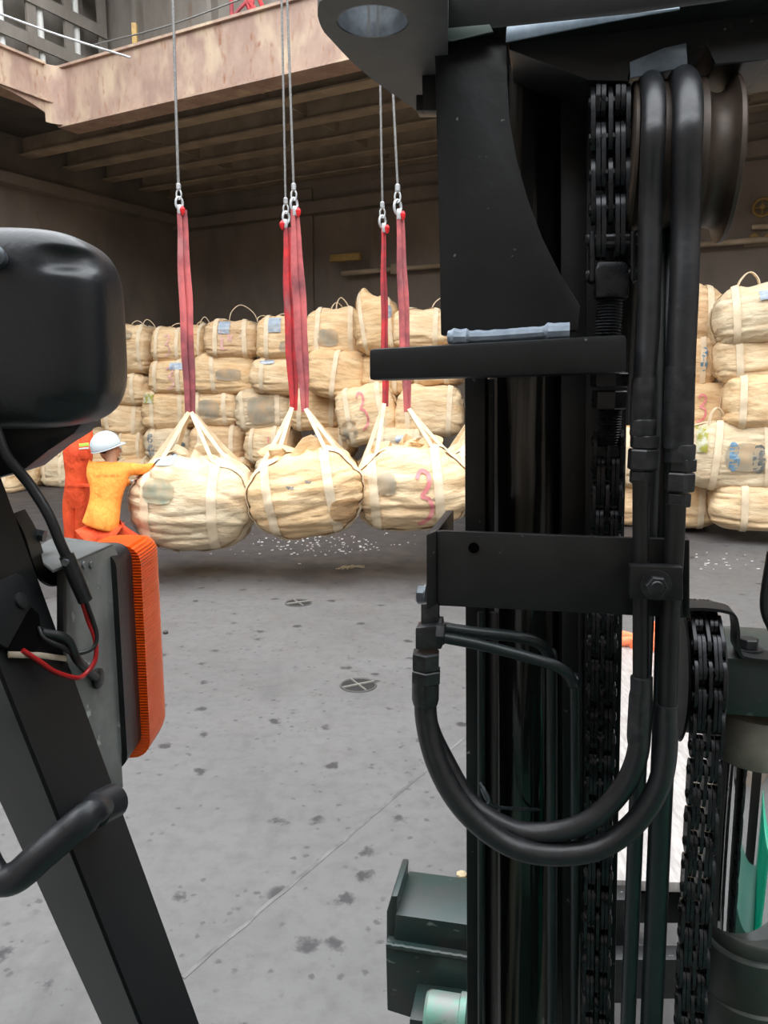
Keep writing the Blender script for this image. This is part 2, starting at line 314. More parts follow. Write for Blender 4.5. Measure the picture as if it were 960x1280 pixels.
# pipe on the far wall
bm = new(); sweep(bm, [ab(9.4, BW - .25, 4.35), ab(-6, BW - .25, 4.35)], .05, seg=10)
wp = obj('wall_pipe', bm, BEAMM); tag(wp, 'long brown pipe running along the far hold wall above the bag stack', 'pipe')
for k in range(6):
    bm = new(); abbox(bm, 8 - k * 2.6, 8.14 - k * 2.6, BW - .33, BW, 4.25, 4.45); obj('pipe_clip', bm, BEAMM, wp, 0)
dq = ray(432, 322); pq = CAM + dq * ((BW - .42) / dq.dot(B2)); bm = new(); cbox(bm, pq, .75, .12, .16, .03, Matrix.Rotation(-PI / 2 + HA, 3, 'Z'))
tag(obj('junction_box', bm, YEL), 'narrow tan box fixed by the end of the wall pipe', 'box')
# valve wheels on the far wall, right
def wallpt(px, py, out=.1):
    d = ray(px, py); return CAM + d * ((BW - out) / d.dot(B2))
VV = empty('valve_station', wallpt(950, 290, 0), 'rusty yellow valve wheel and two flanges on the far wall at the right', 'valve')
bm = new(); c = wallpt(953, 259, .12)
ring = [c + (A2 * math.cos(t) + Vector((0, 0, 1)) * math.sin(t)) * .14 for t in [2 * PI * i / 24 for i in range(25)]]
sweep(bm, ring, .025, seg=8, caps=False); lathe(bm, c - B2 * .04, B2, [(0, .04), (.16, .05)], 12)
for t in range(4): sweep(bm, [c, c + (A2 * math.cos(t * PI / 2) + Vector((0, 0, 1)) * math.sin(t * PI / 2)) * .14], .014, seg=6)
obj('handwheel', bm, YEL, VV)
bm = new(); sweep(bm, [wallpt(940, 284, .12), wallpt(990, 282, .12)], .05, seg=12); obj('pipe', bm, BEAMM, VV)
for px in (943, 961):
    bm = new(); lathe(bm, wallpt(px, 299, .02) - B2 * .16, B2, [(0, .07), (.05, .09), (.15, .06)], 10); obj('flange', bm, YEL, VV)
bm = new(); cbox(bm, wallpt(950, 306, .05), .5, .06, .04, 0, Matrix.Rotation(-PI / 2 + HA, 3, 'Z')); obj('bracket', bm, BEAMM, VV)

# floor recesses (round lashing sockets with a cross)
for px, py, lab in ((448, 857, 'larger round floor socket with a cross bar, nearer the forklift'), (373, 754, 'smaller round floor socket with a cross bar, nearer the hanging bags')):
    c = atz(px, py, .0); S = empty('lashing_socket', c, lab, 'floor socket', 'round lashing sockets in the deck')
    r = .115
    bm = new(); lathe(bm, c + Vector((0, 0, .0005)), (0, 0, 1), [(0, r), (.002, r)], 32); obj('recess', bm, mat('socket_dark', (.012, .011, .010), .8), S)
    bm = new(); sweep(bm, [c + Vector((math.cos(2 * PI * i / 32) * r, math.sin(2 * PI * i / 32) * r, .002)) for i in range(33)], .007, seg=6, caps=False); obj('rim', bm, RIMM, S)
    for t in (.5, .5 + PI / 2):
        bm = new(); d = Vector((math.cos(t), math.sin(t), 0)) * r; sweep(bm, [c - d + Vector((0, 0, .004)), c + d + Vector((0, 0, .004))], .013, .006, ref=(0, 0, 1), seg=8); obj('cross_bar', bm, SOCK, S)
# weld seam across the deck
bm = new(); p, q = atz(228, 1222, .002), atz(600, 905, .002)
sweep(bm, [p.lerp(q, t / 30) + Vector((random.uniform(-.006, .006), 0, 0)) for t in range(31)], .009, .0015, ref=(1, 0, 0), seg=6); q2 = atz(500, 985, .002)
struct('trim_40', bm, mat('worn_seam', (.145, .14, .137), .6, 0, (.085, .08, .078), 4, .42, .55))
random.seed(9)
bm = new(); c = atz(435, 712, .01)
for i in range(7):
    a0 = c + Vector((random.uniform(-.14, .14), random.uniform(-.04, .04), .01)); a1 = a0 + Vector((random.uniform(.05, .3), random.uniform(-.05, .15), random.uniform(0, .02)))
    sweep(bm, smoothpath([a0, (a0 + a1) / 2 + Vector((0, .02, .01)), a1]), .006, seg=5)
tag(obj('straw_wisp', bm, STRAW), 'small wisp of straw lying on the deck before the hanging bags', 'straw')
bm = new()
for i in range(150):
    px = random.gauss(395, 55); py = random.gauss(679, 8)
    c = atz(min(540, max(230, px)), min(712, max(662, py)), .006); s = random.uniform(.006, .02)
    cbox(bm, c, s * 1.6, s * 1.6, .008)
for i in range(24):
    c = atz(random.uniform(870, 950), random.uniform(690, 712), .006); s = random.uniform(.006, .014); cbox(bm, c, s * 2, s, .008)
o = obj('spilled_grains', bm, GRAIN, None, 0); tag(o, 'white grains spilled on the dark deck below the hanging bags', 'spill'); o['kind'] = 'stuff'
for px, py, s, lab in ((207, 790, .02, 'small dark scrap on the deck beside the amber lamp'), (577, 1093, .02, 'small brown chip on the deck against the mast edge')):
    bm = new(); c = atz(px, py, .012); lathe(bm, c, (0, 0, 1), [(-.012, s), (.004, s * 1.1), (.012, s * .5)], 7); tag(obj('deck_scrap', bm, STRAW if py > 900 else BOOT), lab, 'scrap')

# ---------------------------------------------------------------- bulk bags
def se(c, e): return math.copysign(abs(c) ** e, c)
def bag_body(w, d, h, seed, hang=False, NU=84, NV=56, tiltpk=0):
    bm = new(); rnd = random.Random(seed); ox = Vector((rnd.uniform(0, 90), rnd.uniform(0, 90), rnd.uniform(0, 90)))
    n = 2.7 if hang else 4.6; mm = 2.7 if hang else 4.2; kp = rnd.randint(9, 13); ph = rnd.uniform(0, 6); rings = []
    for j in range(NV + 1):
        v = j / NV; psi = (v - .5) * PI
        cp, sp = abs(math.cos(psi)) ** (2 / mm), se(math.sin(psi), 2 / mm)
        if hang:
            cp *= 1 + .05 * math.cos(psi * 2)
            if v > .5: sp *= 1.0; cp *= 1 - .36 * ((v - .5) * 2) ** 1.3
        else: cp *= 1 - .07 * max(0, sp) + .02 * rnd.uniform(-1, 1) * 0
        ring = []
        for i in range(NU):
            f = 2 * PI * i / NU; x, y = se(math.cos(f), 2 / n), se(math.sin(f), 2 / n)
            top = max(0, (v - .62) / .38)
            pl = (.13 if hang else .045) * top * math.sin(kp * f + ph + 2 * noise.noise(ox + Vector((x * 2, y * 2, v * 2))))
            r = cp * (1 + pl)
            p = Vector((x * r * w / 2, y * r * d / 2, sp * h / 2))
            crn = (abs(x * y)) ** 2
            if hang: p.z += h * (.34 * crn * top * cp - .10 * top * (1 - cp)) + h * .05 * top * math.sin(kp * f * 1.0 + ph) * cp
            else: p.z += h * (.10 * crn * top + .06 * noise.noise(ox + Vector((x * 3, y * 3, 5))) * top) * min(1, cp * 1.6)
            if hang and v < .5:                         # sagging belly
                p.z -= h * .06 * (1 - cp) * 0
            q = p * 1.0 + ox
            dn = .040 * noise.noise(q * 1.7) + .020 * noise.noise(Vector((q.x * 2.5, q.y * 2.5, q.z * 8))) + .045 * (abs(noise.noise(Vector((q.x * 2.2, q.y * 2.2, q.z * 9)))) ** .6 - .4)
            if hang: dn += .05 * noise.noise(Vector((q.x * 7, q.y * 7, q.z * 2))) * top
            dn -= .018 * math.exp(-((p.z / h + .22 + .15 * noise.noise(q)) / .03) ** 2)
            nn = Vector((x, y, .9 * sp)).normalized(); ring.append(bm.verts.new(p + nn * dn))
        rings.append(ring)
    for j in range(NV):
        for i in range(NU): bm.faces.new((rings[j][i], rings[j][(i + 1) % NU], rings[j + 1][(i + 1) % NU], rings[j + 1][i]))
    bmesh.ops.remove_doubles(bm, verts=bm.verts[:], dist=.0006)
    return bm
def hit(bvh, o, d):
    h = bvh.ray_cast(o, d); return (h[0], h[1]) if h[0] else (None, None)
def strap_bm(bvh, xs, hw, side='F', a0=-85, a1=75, nst=26, off=.018, drift=0):
    bm = new(); rows = []
    for k in range(nst + 1):
        t = math.radians(a0 + (a1 - a0) * k / nst); xc = xs + drift * k / nst
        r = []
        for s in (-1, -.33, .33, 1):
            if side in 'FB':
                sg = -1 if side == 'F' else 1; o = Vector((xc + s * hw, sg * math.cos(t) * 3, math.sin(t) * 3)); tg = Vector((xc + s * hw, 0, 0))
            else:
                sg = -1 if side == 'L' else 1; o = Vector((sg * math.cos(t) * 3, xc + s * hw, math.sin(t) * 3)); tg = Vector((0, xc + s * hw, 0))
            hp, hn = hit(bvh, o, (tg - o).normalized())
            if hp is None: r = None; break
            r.append(hp + (o - tg).normalized() * off)
        if r: rows.append([bm.verts.new(p) for p in r])
    for a, b in zip(rows, rows[1:]):
        for i in range(3): bm.faces.new((a[i], a[i + 1], b[i + 1], b[i]))
    return bm
GL = {'3': [[(-.4, .75), (-.05, 1), (.4, .82), (.32, .45), (-.1, .12), (.3, 0), (.5, -.35), (.25, -.75), (-.45, -1)]],
      'S': [[(.4, .9), (-.2, .95), (-.4, .5), (.1, .1), (.4, -.3), (.1, -.8), (-.4, -.9)]],
      'U': [[(-.3, 1), (-.35, .1), (-.15, -.7), (.3, -.8), (.5, -.2)], [(.1, .6), (.45, .8)]],
      '2': [[(-.4, .7), (0, 1), (.4, .7), (.3, .1), (-.3, -.8), (.5, -.9)]],
      '8': [[(.05, .05), (-.35, .5), (0, 1), (.35, .55), (0, 0), (-.45, -.5), (0, -1), (.45, -.5), (.05, .05)]],
      'B': [[(-.4, -1), (-.4, 1), (.15, .95), (.35, .5), (-.3, .05), (.4, -.05), (.5, -.6), (.1, -1), (-.4, -1)]],
      'V': [[(-.6, .9), (-.1, .3), (-.4, -.1)], [(-.1, .6), (.3, -.2), (.6, .5)]],
      ':': [[(0, .8), (.05, .3)], [(0, -.3), (.15, -.6)]],
      'H': [[(-.4, 1), (-.35, -1)], [(-.4, -.1), (.1, 0)], [(.1, .2), (.15, -1), (.5, -.9)]]}
def mark_bm(bvh, glyph, cx, cz, sx, sz, wd, face='F'):
    bm = new()
    for st in GL[glyph]:
        P = smoothpath([Vector((cx + x * sx, 0, cz + z * sz)) for x, z in st], 7); rows = []
        for i, p in enumerate(P):
            t = (P[min(i + 1, len(P) - 1)] - P[max(i - 1, 0)]).normalized(); nr = Vector((-t.z, 0, t.x)); r = []
            for s in (-1, 0, 1):
                hp, hn = hit(bvh, p + nr * wd * s + Vector((0, -4, 0)), Vector((0, 1, 0)))
                if hp is None: r = None; break
                r.append(hp + Vector((0, -.018, 0)))
            if r: rows.append([bm.verts.new(q) for q in r])
        for a, b in zip(rows, rows[1:]):
            for i in range(2): bm.faces.new((a[i], a[i + 1], b[i + 1], b[i]))
    return bm
def patch_bm(bvh, cx, cz, sx, sz, off=.008, n=10, rag=0, skew=0):
    bm = new(); g = {}
    for i in range(n + 1):
        for j in range(n + 1):
            u, v = i / n * 2 - 1, j / n * 2 - 1
            if rag:
                k = 1 - rag * (u * u * v * v); u, v = u * k * (1 + rag * .4 * noise.noise(Vector((cx * 9, v * 2, 0)))), v * k * (1 + rag * .4 * noise.noise(Vector((u * 2, cz * 9, 3))))
            hp, hn = hit(bvh, Vector((cx + u * sx + skew * v * sx, -4, cz + v * sz)), Vector((0, 1, 0)))
            if hp is None: hp = Vector((cx + u * sx, -.1, cz + v * sz))
            g[i, j] = bm.verts.new(hp + Vector((0, -off - .012, 0)))
    for i in range(n):
        for j in range(n): bm.faces.new((g[i, j], g[i + 1, j], g[i + 1, j + 1], g[i, j + 1]))
    bmesh.ops.solidify(bm, geom=bm.faces[:], thickness=.004)
    return bm
def loc_obj(name, bm, mt, parent, smooth=60):       # a mesh given in its parent's local space
    o = obj(name, bm, mt, None, smooth); o.parent = parent; return o
def loop_bm(p, q, hgt, lean=(0, 0, 0), w=.03):
    bm = new(); p, q = Vector(p), Vector(q); lean = Vector(lean)
    pts = smoothpath([p, p + (q - p) * .15 + Vector((0, 0, hgt * .65)) + lean * .6, (p + q) / 2 + Vector((0, 0, hgt)) + lean, q - (q - p) * .12 + Vector((0, 0, hgt * .6)) + lean * .6, q], 6)
    d = (q - p).normalized(); ref = Vector((-d.y, d.x, .001)); sweep(bm, pts, w, .006, ref=ref, rect=True); return bm
bagn = [0]
LEANN = {}
def stack_bag(x0, y0, x1, y1, label, group, b=11.0, rot=None, roll=0, mi=None, marks=(), tags=(), loops=(), cols=2, dd=.92, dep=None, fold=0):
    k = bagn[0]; bagn[0] += 1; rnd = random.Random(100 + k)
    cx, cy = (x0 + x1) / 2, (y0 + y1) / 2
    Y = dep if dep else b / (B2.y + B2.x * (cx - 480) / F)
    w = (x1 - x0) / F * Y * 1.035; h = (at(cx, y0, Y) - at(cx, y1, Y)).length * 1.04
    c = at(cx, cy, Y); c.y += dd * .45; s = (Y + dd * .12) / Y   # widest section lies a little behind the front
    w *= s; h *= s; c.x = (CAM.x + (c.x - CAM.x) * s); c.z = CAM.z + (c.z - CAM.z) * s
    rz = rot if rot is not None else math.radians(-9 + rnd.uniform(-7, 7))
    bm = bag_body(w, dd, h, 300 + k)
    if fold:                                           # a raised corner of cloth
        for v in bm.verts:
            f = max(0, v.co.z / h - .2) * 2 * math.exp(-((v.co.x / w + .28 * fold) / .16) ** 2); v.co.z += abs(fold) * f * h * .4
    root = obj('bulk_bag', bm, BAGM[mi if mi is not None else k % 5], None, 60); tag(root, label, 'bulk bag', group)
    bvh = BVHTree.FromPolygons([v.co.copy() for v in root.data.vertices], [tuple(p.vertices) for p in root.data.polygons])
    xs = (-.27 * w, .27 * w) if cols == 2 else (rnd.uniform(-.3, .1) * w,)
    hw = min(.04, w * .045)
    for i, xx in enumerate(xs): loc_obj('strap', strap_bm(bvh, xx + rnd.uniform(-.03, .03), hw, 'F', drift=rnd.uniform(-.08, .08) * w), STRAP, root)
    for sd in ('L', 'R'): loc_obj('strap', strap_bm(bvh, rnd.uniform(-.2, .2) * dd, hw, sd), STRAP, root)
    for g, mx, mz, sx, sz, wd, mm in marks: loc_obj('painted_mark', mark_bm(bvh, g, mx * w, mz * h, sx * w, sz * h, wd), mm, root)
    for mx, mz, sx, sz, mm in tags:
        nm = {TAGW: 'document_sleeve', TAGY: 'paper_tag', SILV: 'liner_flap'}.get(mm, 'printed_panel')
        loc_obj(nm, patch_bm(bvh, mx * w, mz * h, sx * w, sz * h, .012 if mm in (TAGW, TAGY, SILV) else .006, rag=0 if mm in (TAGW, TAGY) else .2), mm, root)
    for (ax, bx, hg, yy) in loops:
        zt = h * .43
        loc_obj('lifting_loop', loop_bm((ax * w, yy, zt), (bx * w, yy + .1, zt), hg, (rnd.uniform(-.05, .05), 0, 0), .022), STRAP, root)
    root.location = c; root.rotation_euler = (0, math.radians(roll), rz)
    return root
GLS = 'bulk bags in the long stack behind the hanging bags'; GRS = 'bulk bags in the stack seen right of the mast'; GFL = 'bulk bags at the far left end'
T = 'cream bulk bag '
# top row, from the work lamp to the mast
stack_bag(148, 408, 192, 467, T + 'with crumpled grey top, top row beside the black work lamp', GLS, mi=1, loops=[(-.3, .1, .18, 0), (.1, .42, .2, 0)], tags=[(-.15, .3, .3, .1, GRY)])
stack_bag(190, 410, 236, 453, T + 'with faded pink squiggle, top row beside the lone red sling', GLS, mi=0, marks=[('3', .05, -.02, .16, .3, .014, PINKF)], loops=[(-.1, .4, .14, 0)])
stack_bag(234, 407, 262, 452, T + 'half hidden behind the single red sling in the top row', GLS, b=11.3, mi=2, loops=[(-.1, .3, .22, 0), (-.35, .2, .14, .1)])
stack_bag(256, 401, 323, 447, T + 'with rusty red letters, white sleeve and high peaked loop, top row', GLS, mi=3, marks=[('H', -.12, -.02, .06, .26, .014, PINKF), ('V', .0, -.02, .08, .26, .014, PINKF), ('2', .21, .15, .05, .12, .01, GRY)], tags=[(-.09, .3, .1, .17, TAGW)], loops=[(-.1, .42, .34, 0)])
stack_bag(320, 397, 378, 449, T + 'with white sleeve at its top edge, behind the paired red slings', GLS, mi=0, tags=[(-.05, .3, .13, .17, TAGW), (.2, -.2, .16, .13, GRY)], loops=[(-.1, .3, .13, 0), (-.5, -.2, .1, 0)])
stack_bag(382, 387, 456, 452, T + 'with twisted standing loop, top row right of the paired slings', GLS, mi=0, tags=[(-.08, -.05, .17, .16, GRY)], loops=[(.0, .22, .27, 0), (-.1, .12, .2, .1)])
stack_bag(446, 374, 498, 442, T + 'with tall pointed cloth corner, top row behind thin red sling', GLS, b=10.8, mi=2, fold=.6, roll=-7, tags=[(.32, .22, .1, .12, SILV)])
stack_bag(494, 386, 566, 436, T + 'with a round standing loop, top row against the black gusset plate', GLS, mi=1, loops=[(.12, .36, .22, 0)])
# second row
stack_bag(128, 467, 192, 505, T + 'with a small white tag, second row beside the black work lamp', GLS, mi=1, tags=[(.1, .25, .06, .16, TAGW)])
stack_bag(188, 450, 246, 492, T + 'with a bright pink round numeral and white sleeve, second row', GLS, mi=0, marks=[('3', .08, -.05, .16, .32, .02, PINKF)], tags=[(.22, .3, .14, .1, TAGW)])
stack_bag(241, 442, 321, 493, T + 'wide with one strap, second row right of the lone sling', GLS, mi=0, cols=1, tags=[(.1, -.02, .2, .14, GRY)])
stack_bag(313, 448, 386, 492, T + 'with taut front and silvery edge tag, second row by paired slings', GLS, mi=1, tags=[(-.15, .38, .12, .06, SILV)])
stack_bag(384, 439, 464, 497, T + 'slumped with one strap, second row beside the stop plate end', GLS, b=10.8, mi=2, roll=6, cols=1)
stack_bag(458, 438, 518, 493, T + 'mostly hidden behind the black stop plate, nearer its free end', GLS, mi=2)
stack_bag(514, 434, 580, 482, T + 'mostly hidden behind the black stop plate, nearer the mast', GLS, mi=3)
# third row
stack_bag(128, 503, 184, 546, T + 'in the third row touching the lower corner of the work lamp', GLS, mi=1)
stack_bag(177, 489, 246, 537, T + 'with a yellow and white paper tag on its corner, third row', GLS, mi=0, tags=[(-.3, .3, .1, .12, TAGY)])
stack_bag(241, 489, 305, 533, T + 'with a grey square panel, third row beside the sling end', GLS, mi=1, tags=[(-.05, 0, .22, .26, GRY)])
stack_bag(295, 487, 366, 538, T + 'with a large grey stained panel, third row', GLS, mi=4, roll=-3, tags=[(.02, 0, .24, .34, GRY)])
stack_bag(362, 488, 428, 538, T + 'plain, third row behind the lower ends of the paired slings', GLS, mi=2)
stack_bag(423, 484, 498, 554, T + 'tilted, with a bright pink 3, leaning from the third row', GLS, b=10.5, mi=1, roll=-14, marks=[('3', .0, .08, .13, .32, .016, PINK)], tags=[(-.27, -.18, .13, .15, GRY)])
stack_bag(482, 488, 506, 548, T + 'showing as a narrow strip behind a thin red sling, third row', GLS, b=11.5, mi=3)
stack_bag(497, 483, 580, 546, T + 'with a small black smudge, third row below the stop plate', GLS, b=10.8, mi=1, tags=[(-.18, -.1, .035, .05, DPR)], loops=[(.1, .36, .1, 0)])
# fourth row
stack_bag(92, 538, 152, 577, T + 'directly behind the white helmet, fourth row', GLS, mi=1)
stack_bag(147, 542, 183, 580, T + 'just beyond the white helmet brim, fourth row', GLS, mi=0, tags=[(-.35, .0, .12, .1, TAGW)])
stack_bag(179, 534, 243, 576, T + 'with a dark painted 8, fourth row above the gloved hand', GLS, mi=4, marks=[('8', -.28, 0, .09, .3, .028, DPR)], tags=[(.3, 0, .08, .07, DPR)])
stack_bag(239, 531, 311, 578, T + 'plain, fourth row behind the loops of the first hanging bag', GLS, mi=3)
stack_bag(307, 533, 372, 581, T + 'with a small pink tick mark, fourth row', GLS, mi=1, marks=[(':', .1, .0, .1, .3, .012, PINK)])
stack_bag(392, 535, 443, 572, T + 'fourth row above the gap of second and third hanging bags', GLS, mi=2, tags=[(-.35, .3, .1, .1, SILV)])
stack_bag(466, 538, 534, 590, T + 'with crumpled grey top, fourth row behind the third hanging bag loops', GLS, b=10.4, mi=4, tags=[(.1, .3, .12, .08, SILV)])
# bottom row
for i, (xa, xb, lb) in enumerate(((98, 150, 'behind the bending worker'), (146, 200, 'under the outstretched arm'), (197, 262, 'behind the first hanging bag'),
                                  (258, 322, 'between first and second hanging bags'), (318, 384, 'behind the second hanging bag'), (380, 446, 'between second and third hanging bags'), (442, 508, 'behind the hanging bag marked 3'))):
    stack_bag(xa, 574, xb, 607 if xa < 380 else 618, T + 'on the deck in the bottom row, ' + lb, GLS, b=10.9, mi=(1, 0, 3, 2, 4, 1, 0)[i])
# far left
stack_bag(32, 541, 73, 580, T + 'square and taut below the lamp bracket, upper one at far left', GFL, dep=15.2, mi=3)
stack_bag(70, 542, 100, 579, T + 'showing between the lamp bracket and the standing worker', GFL, dep=15.3, mi=0)
stack_bag(50, 531, 82, 546, T + 'topmost under the lamp housing beside the raised arm', GFL, dep=15.6, mi=1)
stack_bag(16, 552, 36, 580, T + 'shadowed under the slanting edge of the lamp bracket', GFL, dep=15.5, mi=2)
stack_bag(32, 577, 58, 608, T + 'brownish and plain, on the deck between two wrinkled ones', GFL, dep=14.9, mi=2)
stack_bag(52, 571, 92, 609, T + 'heavily wrinkled and dirty grey, on the deck beside the standing worker', GFL, dep=14.7, mi=4, loops=[(.1, .3, .1, -.3)])
stack_bag(11, 574, 36, 608, T + 'ridged with folds, behind the dangling lamp cable', GFL, dep=14.8, mi=0)
stack_bag(-28, 588, 24, 617, T + 'nearest at the far left, low behind the cab pillar', GFL, dep=13.9, mi=1)
stack_bag(-30, 545, 18, 590, T + 'behind the cab pillar top, above the nearest far left one', GFL, dep=14.6, mi=3)
# right of the mast
RR = math.radians(-16)
stack_bag(756, 370, 799, 443, T + 'narrow sliver beside the chain anchor, top row', GRS, b=11.2, rot=RR, mi=2)
stack_bag(796, 374, 836, 428, T + 'top row, seen between the two thick hoses', GRS, b=11.5, rot=RR, mi=1)
stack_bag(828, 362, 913, 438, T + 'tall with a pointed top, top row right of the thick hose', GRS, b=11.2, rot=RR, mi=3, fold=-.25)
stack_bag(785, 430, 838, 500, T + 'second row between chain and thick hose', GRS, b=11.1, rot=RR, mi=0, tags=[(.3, .3, .12, .1, TAGW)])
stack_bag(834, 421, 902, 488, T + 'with a blue 8 on its front, second row', GRS, b=11.1, rot=RR, mi=0, marks=[('8', .24, .08, .08, .2, .017, BLUE)])
stack_bag(770, 490, 836, 545, T + 'third row behind the hose fittings', GRS, b=11.0, rot=RR, mi=2)
stack_bag(828, 480, 926, 543, T + 'with a pink open numeral, third row', GRS, b=10.9, rot=RR, mi=0, marks=[('3', .06, .02, .1, .26, .014, PINK)])
stack_bag(898, 440, 925, 490, T + 'dark and recessed in the gap of the stack', GRS, b=12.3, rot=RR, mi=2)
stack_bag(776, 537, 838, 610, T + 'with teal smudge, fourth row behind the tube fittings', GRS, b=10.8, rot=RR, mi=4, tags=[(.1, .2, .15, .12, TEAL)])
stack_bag(834, 543, 884, 606, T + 'fourth row half covered by the grey printed one', GRS, b=10.9, rot=RR, mi=1)
stack_bag(770, 600, 824, 656, T + 'bottom row on the deck left of the tubes', GRS, b=10.9, rot=RR, mi=3)
stack_bag(818, 600, 906, 660, T + 'bottom row with a white strap end hanging over it', GRS, b=10.7, rot=RR, mi=0, tags=[(.0, .38, .05, .16, TAGW)])
stack_bag(872, 531, 992, 613, 'grey soiled bulk bag with blue letter and paper tag, right of the tubes', GRS, b=10.3, rot=RR, mi=4,
          tags=[(.05, .02, .19, .2, GRY), (-.36, .26, .05, .18, TAGY), (.17, .0, .06, .2, DPR)], marks=[('B', -.06, .02, .05, .16, .03, BLUE)], loops=[(-.3, -.12, .24, -.3), (-.15, .1, .1, -.3)])
stack_bag(902, 606, 1010, 664, T + 'pale and rounded, bottom row at the picture edge', GRS, b=10.3, rot=RR, mi=1, cols=1)
stack_bag(922, 464, 1018, 537, T + 'with gathered folds, right column above the grey printed one', GRS, b=10.4, rot=RR, mi=0)
stack_bag(912, 416, 1012, 476, T + 'with a pale vertical strap, right column middle', GRS, b=10.5, rot=RR, mi=1, roll=-6)
stack_bag(909, 358, 1006, 428, T + 'with rope end and blue sleeve, topmost of the right column', GRS, b=10.4, rot=RR, mi=4, roll=-8, tags=[(.1, .3, .1, .08, TAGW)], loops=[(-.2, .1, .25, 0)])

# ---------------------------------------------------------------- hanging bags with slings and ropes
GH = 'bulk bags hanging from the slings'
def hang_bag(x0, y0, x1, y1, Y, tops, label, seed, roll=0, mi=0, marks=(), tags=(), rot=0, dd=1.05):
    cx, cy = (x0 + x1) / 2, (y0 + y1) / 2
    w = (x1 - x0) / F * Y; h = (at(cx, y0, Y) - at(cx, y1, Y)).length; c = at(cx, cy, Y)
    bm = bag_body(w, dd, h, seed, True, 150, 110)
    root = obj('hanging_bulk_bag', bm, BAGM[mi], None, 60); tag(root, label, 'bulk bag', GH)
    bvh = BVHTree.FromPolygons([v.co.copy() for v in root.data.vertices], [tuple(p.vertices) for p in root.data.polygons])
    M = Matrix.Translation(c) @ Matrix.Rotation(rot, 4, 'Z') @ Matrix.Rotation(math.radians(roll), 4, 'Y'); Mi = M.inverted()
    for xx in (-.3 * w, .24 * w): loc_obj('strap', strap_bm(bvh, xx, .045, 'F', -88, 62, 40, .012, drift=-.02 * w), STRAP, root)
    for sd in ('L', 'R'):
        for yy in (-.25 * dd, .25 * dd): loc_obj('strap', strap_bm(bvh, yy, .045, sd, -80, 62, 30), STRAP, root)
    for xx in (-.3 * w, .27 * w): loc_obj('strap', strap_bm(bvh, xx, .045, 'B', -80, 62, 26), STRAP, root)
    for g, mx, mz, sx, sz, wd, mm in marks: loc_obj('painted_mark', mark_bm(bvh, g, mx * w, mz * h, sx * w, sz * h, wd), mm, root)
    for mx, mz, sx, sz, mm in tags: loc_obj('printed_panel' if mm not in (TAGW, SILV) else 'liner_flap', patch_bm(bvh, mx * w, mz * h, sx * w, sz * h, .006, 10, .2), mm, root)
    # lifting loops: two strands from each corner up to the sling
    for (sx, sy) in ((-1, -1), (1, -1), (-1, 1), (1, 1)):
        top = Mi @ (tops[0] if (sx < 0 or len(tops) == 1) else tops[1]); bm = new()
        for (ox, oy) in ((sx * .30 * w, sy * .40 * dd), (sx * .42 * w, sy * .22 * dd)):
            hp, _ = hit(bvh, Vector((ox, oy, 3)), Vector((0, 0, -1)))
            if hp is None: hp = Vector((ox, oy, h * .35))
            foot = hp + Vector((0, 0, -.03)); p1 = foot.lerp(top, .5) + Vector((sx * .015, sy * .01, -.01))
            sweep(bm, smoothpath([foot, p1, top + Vector((sx * .012, sy * .02, .03))], 6), [.024] * 4 + [.02] * 9, .006, ref=(1, .3, 0), rect=True)
            sweep(bm, [foot, foot.lerp(Vector((ox * .97, oy * 1.12, foot.z - .2)), 1.0)], .034, .01, ref=(1, .2, 0), rect=True)
        loc_obj('lifting_loop', bm, STRAP, root)
    # cloth neck folds on top
    bm = new(); r = random.Random(seed)
    for i in range(7):
        a = r.uniform(0, 6.28); q = r.uniform(.05, .3); p = Vector((math.cos(a) * q * w, math.sin(a) * q * dd * .8, h * .40))
        p1 = p + Vector((r.uniform(-.12, .12), r.uniform(-.1, .1), r.uniform(.06, .13))); p2 = p + Vector((r.uniform(-.25, .25), r.uniform(-.2, .2), -.03))
        sweep(bm, smoothpath([p - Vector((0, 0, .08)), p1, p2], 5), [.06, .08, .1, .11, .11, .1, .1, .09, .08, .07, .05][:11], .018, seg=10)
    loc_obj('cloth_neck', bm, BAGM[mi], root)
    root.matrix_world = M
    return root
YH = 7.9
def sling(px0, py0, px1, py1, Y, w0, w1, label, mt, wm=None):
    p, q = at(px0, py0, Y), at(px1, py1, Y); s = empty('red_sling', q, label, 'sling', 'red web slings')
    k = Y / F; wm = wm or (w0 + w1) / 2
    for i, sg in enumerate((-1, 1)):
        bm = new(); N = 18; pts = []; ws = []
        for j in range(N + 1):
            t = j / N; ww = (w0 * (1 - t) ** 2 + wm * 2 * t * (1 - t) + w1 * t * t) * k * .5
            pts.append(p.lerp(q, t) + Vector((sg * ww * .45 + .004 * math.sin(j * .9 + i), sg * .015 + .01 * noise.noise(Vector((t * 6, i, px0))), 0))); ws.append(ww * .55)
        sweep(bm, pts, ws, .008, ref=Vector((1, .25 * sg, 0)), seg=8); obj('webbing', bm, mt, s)
    return s, p, q
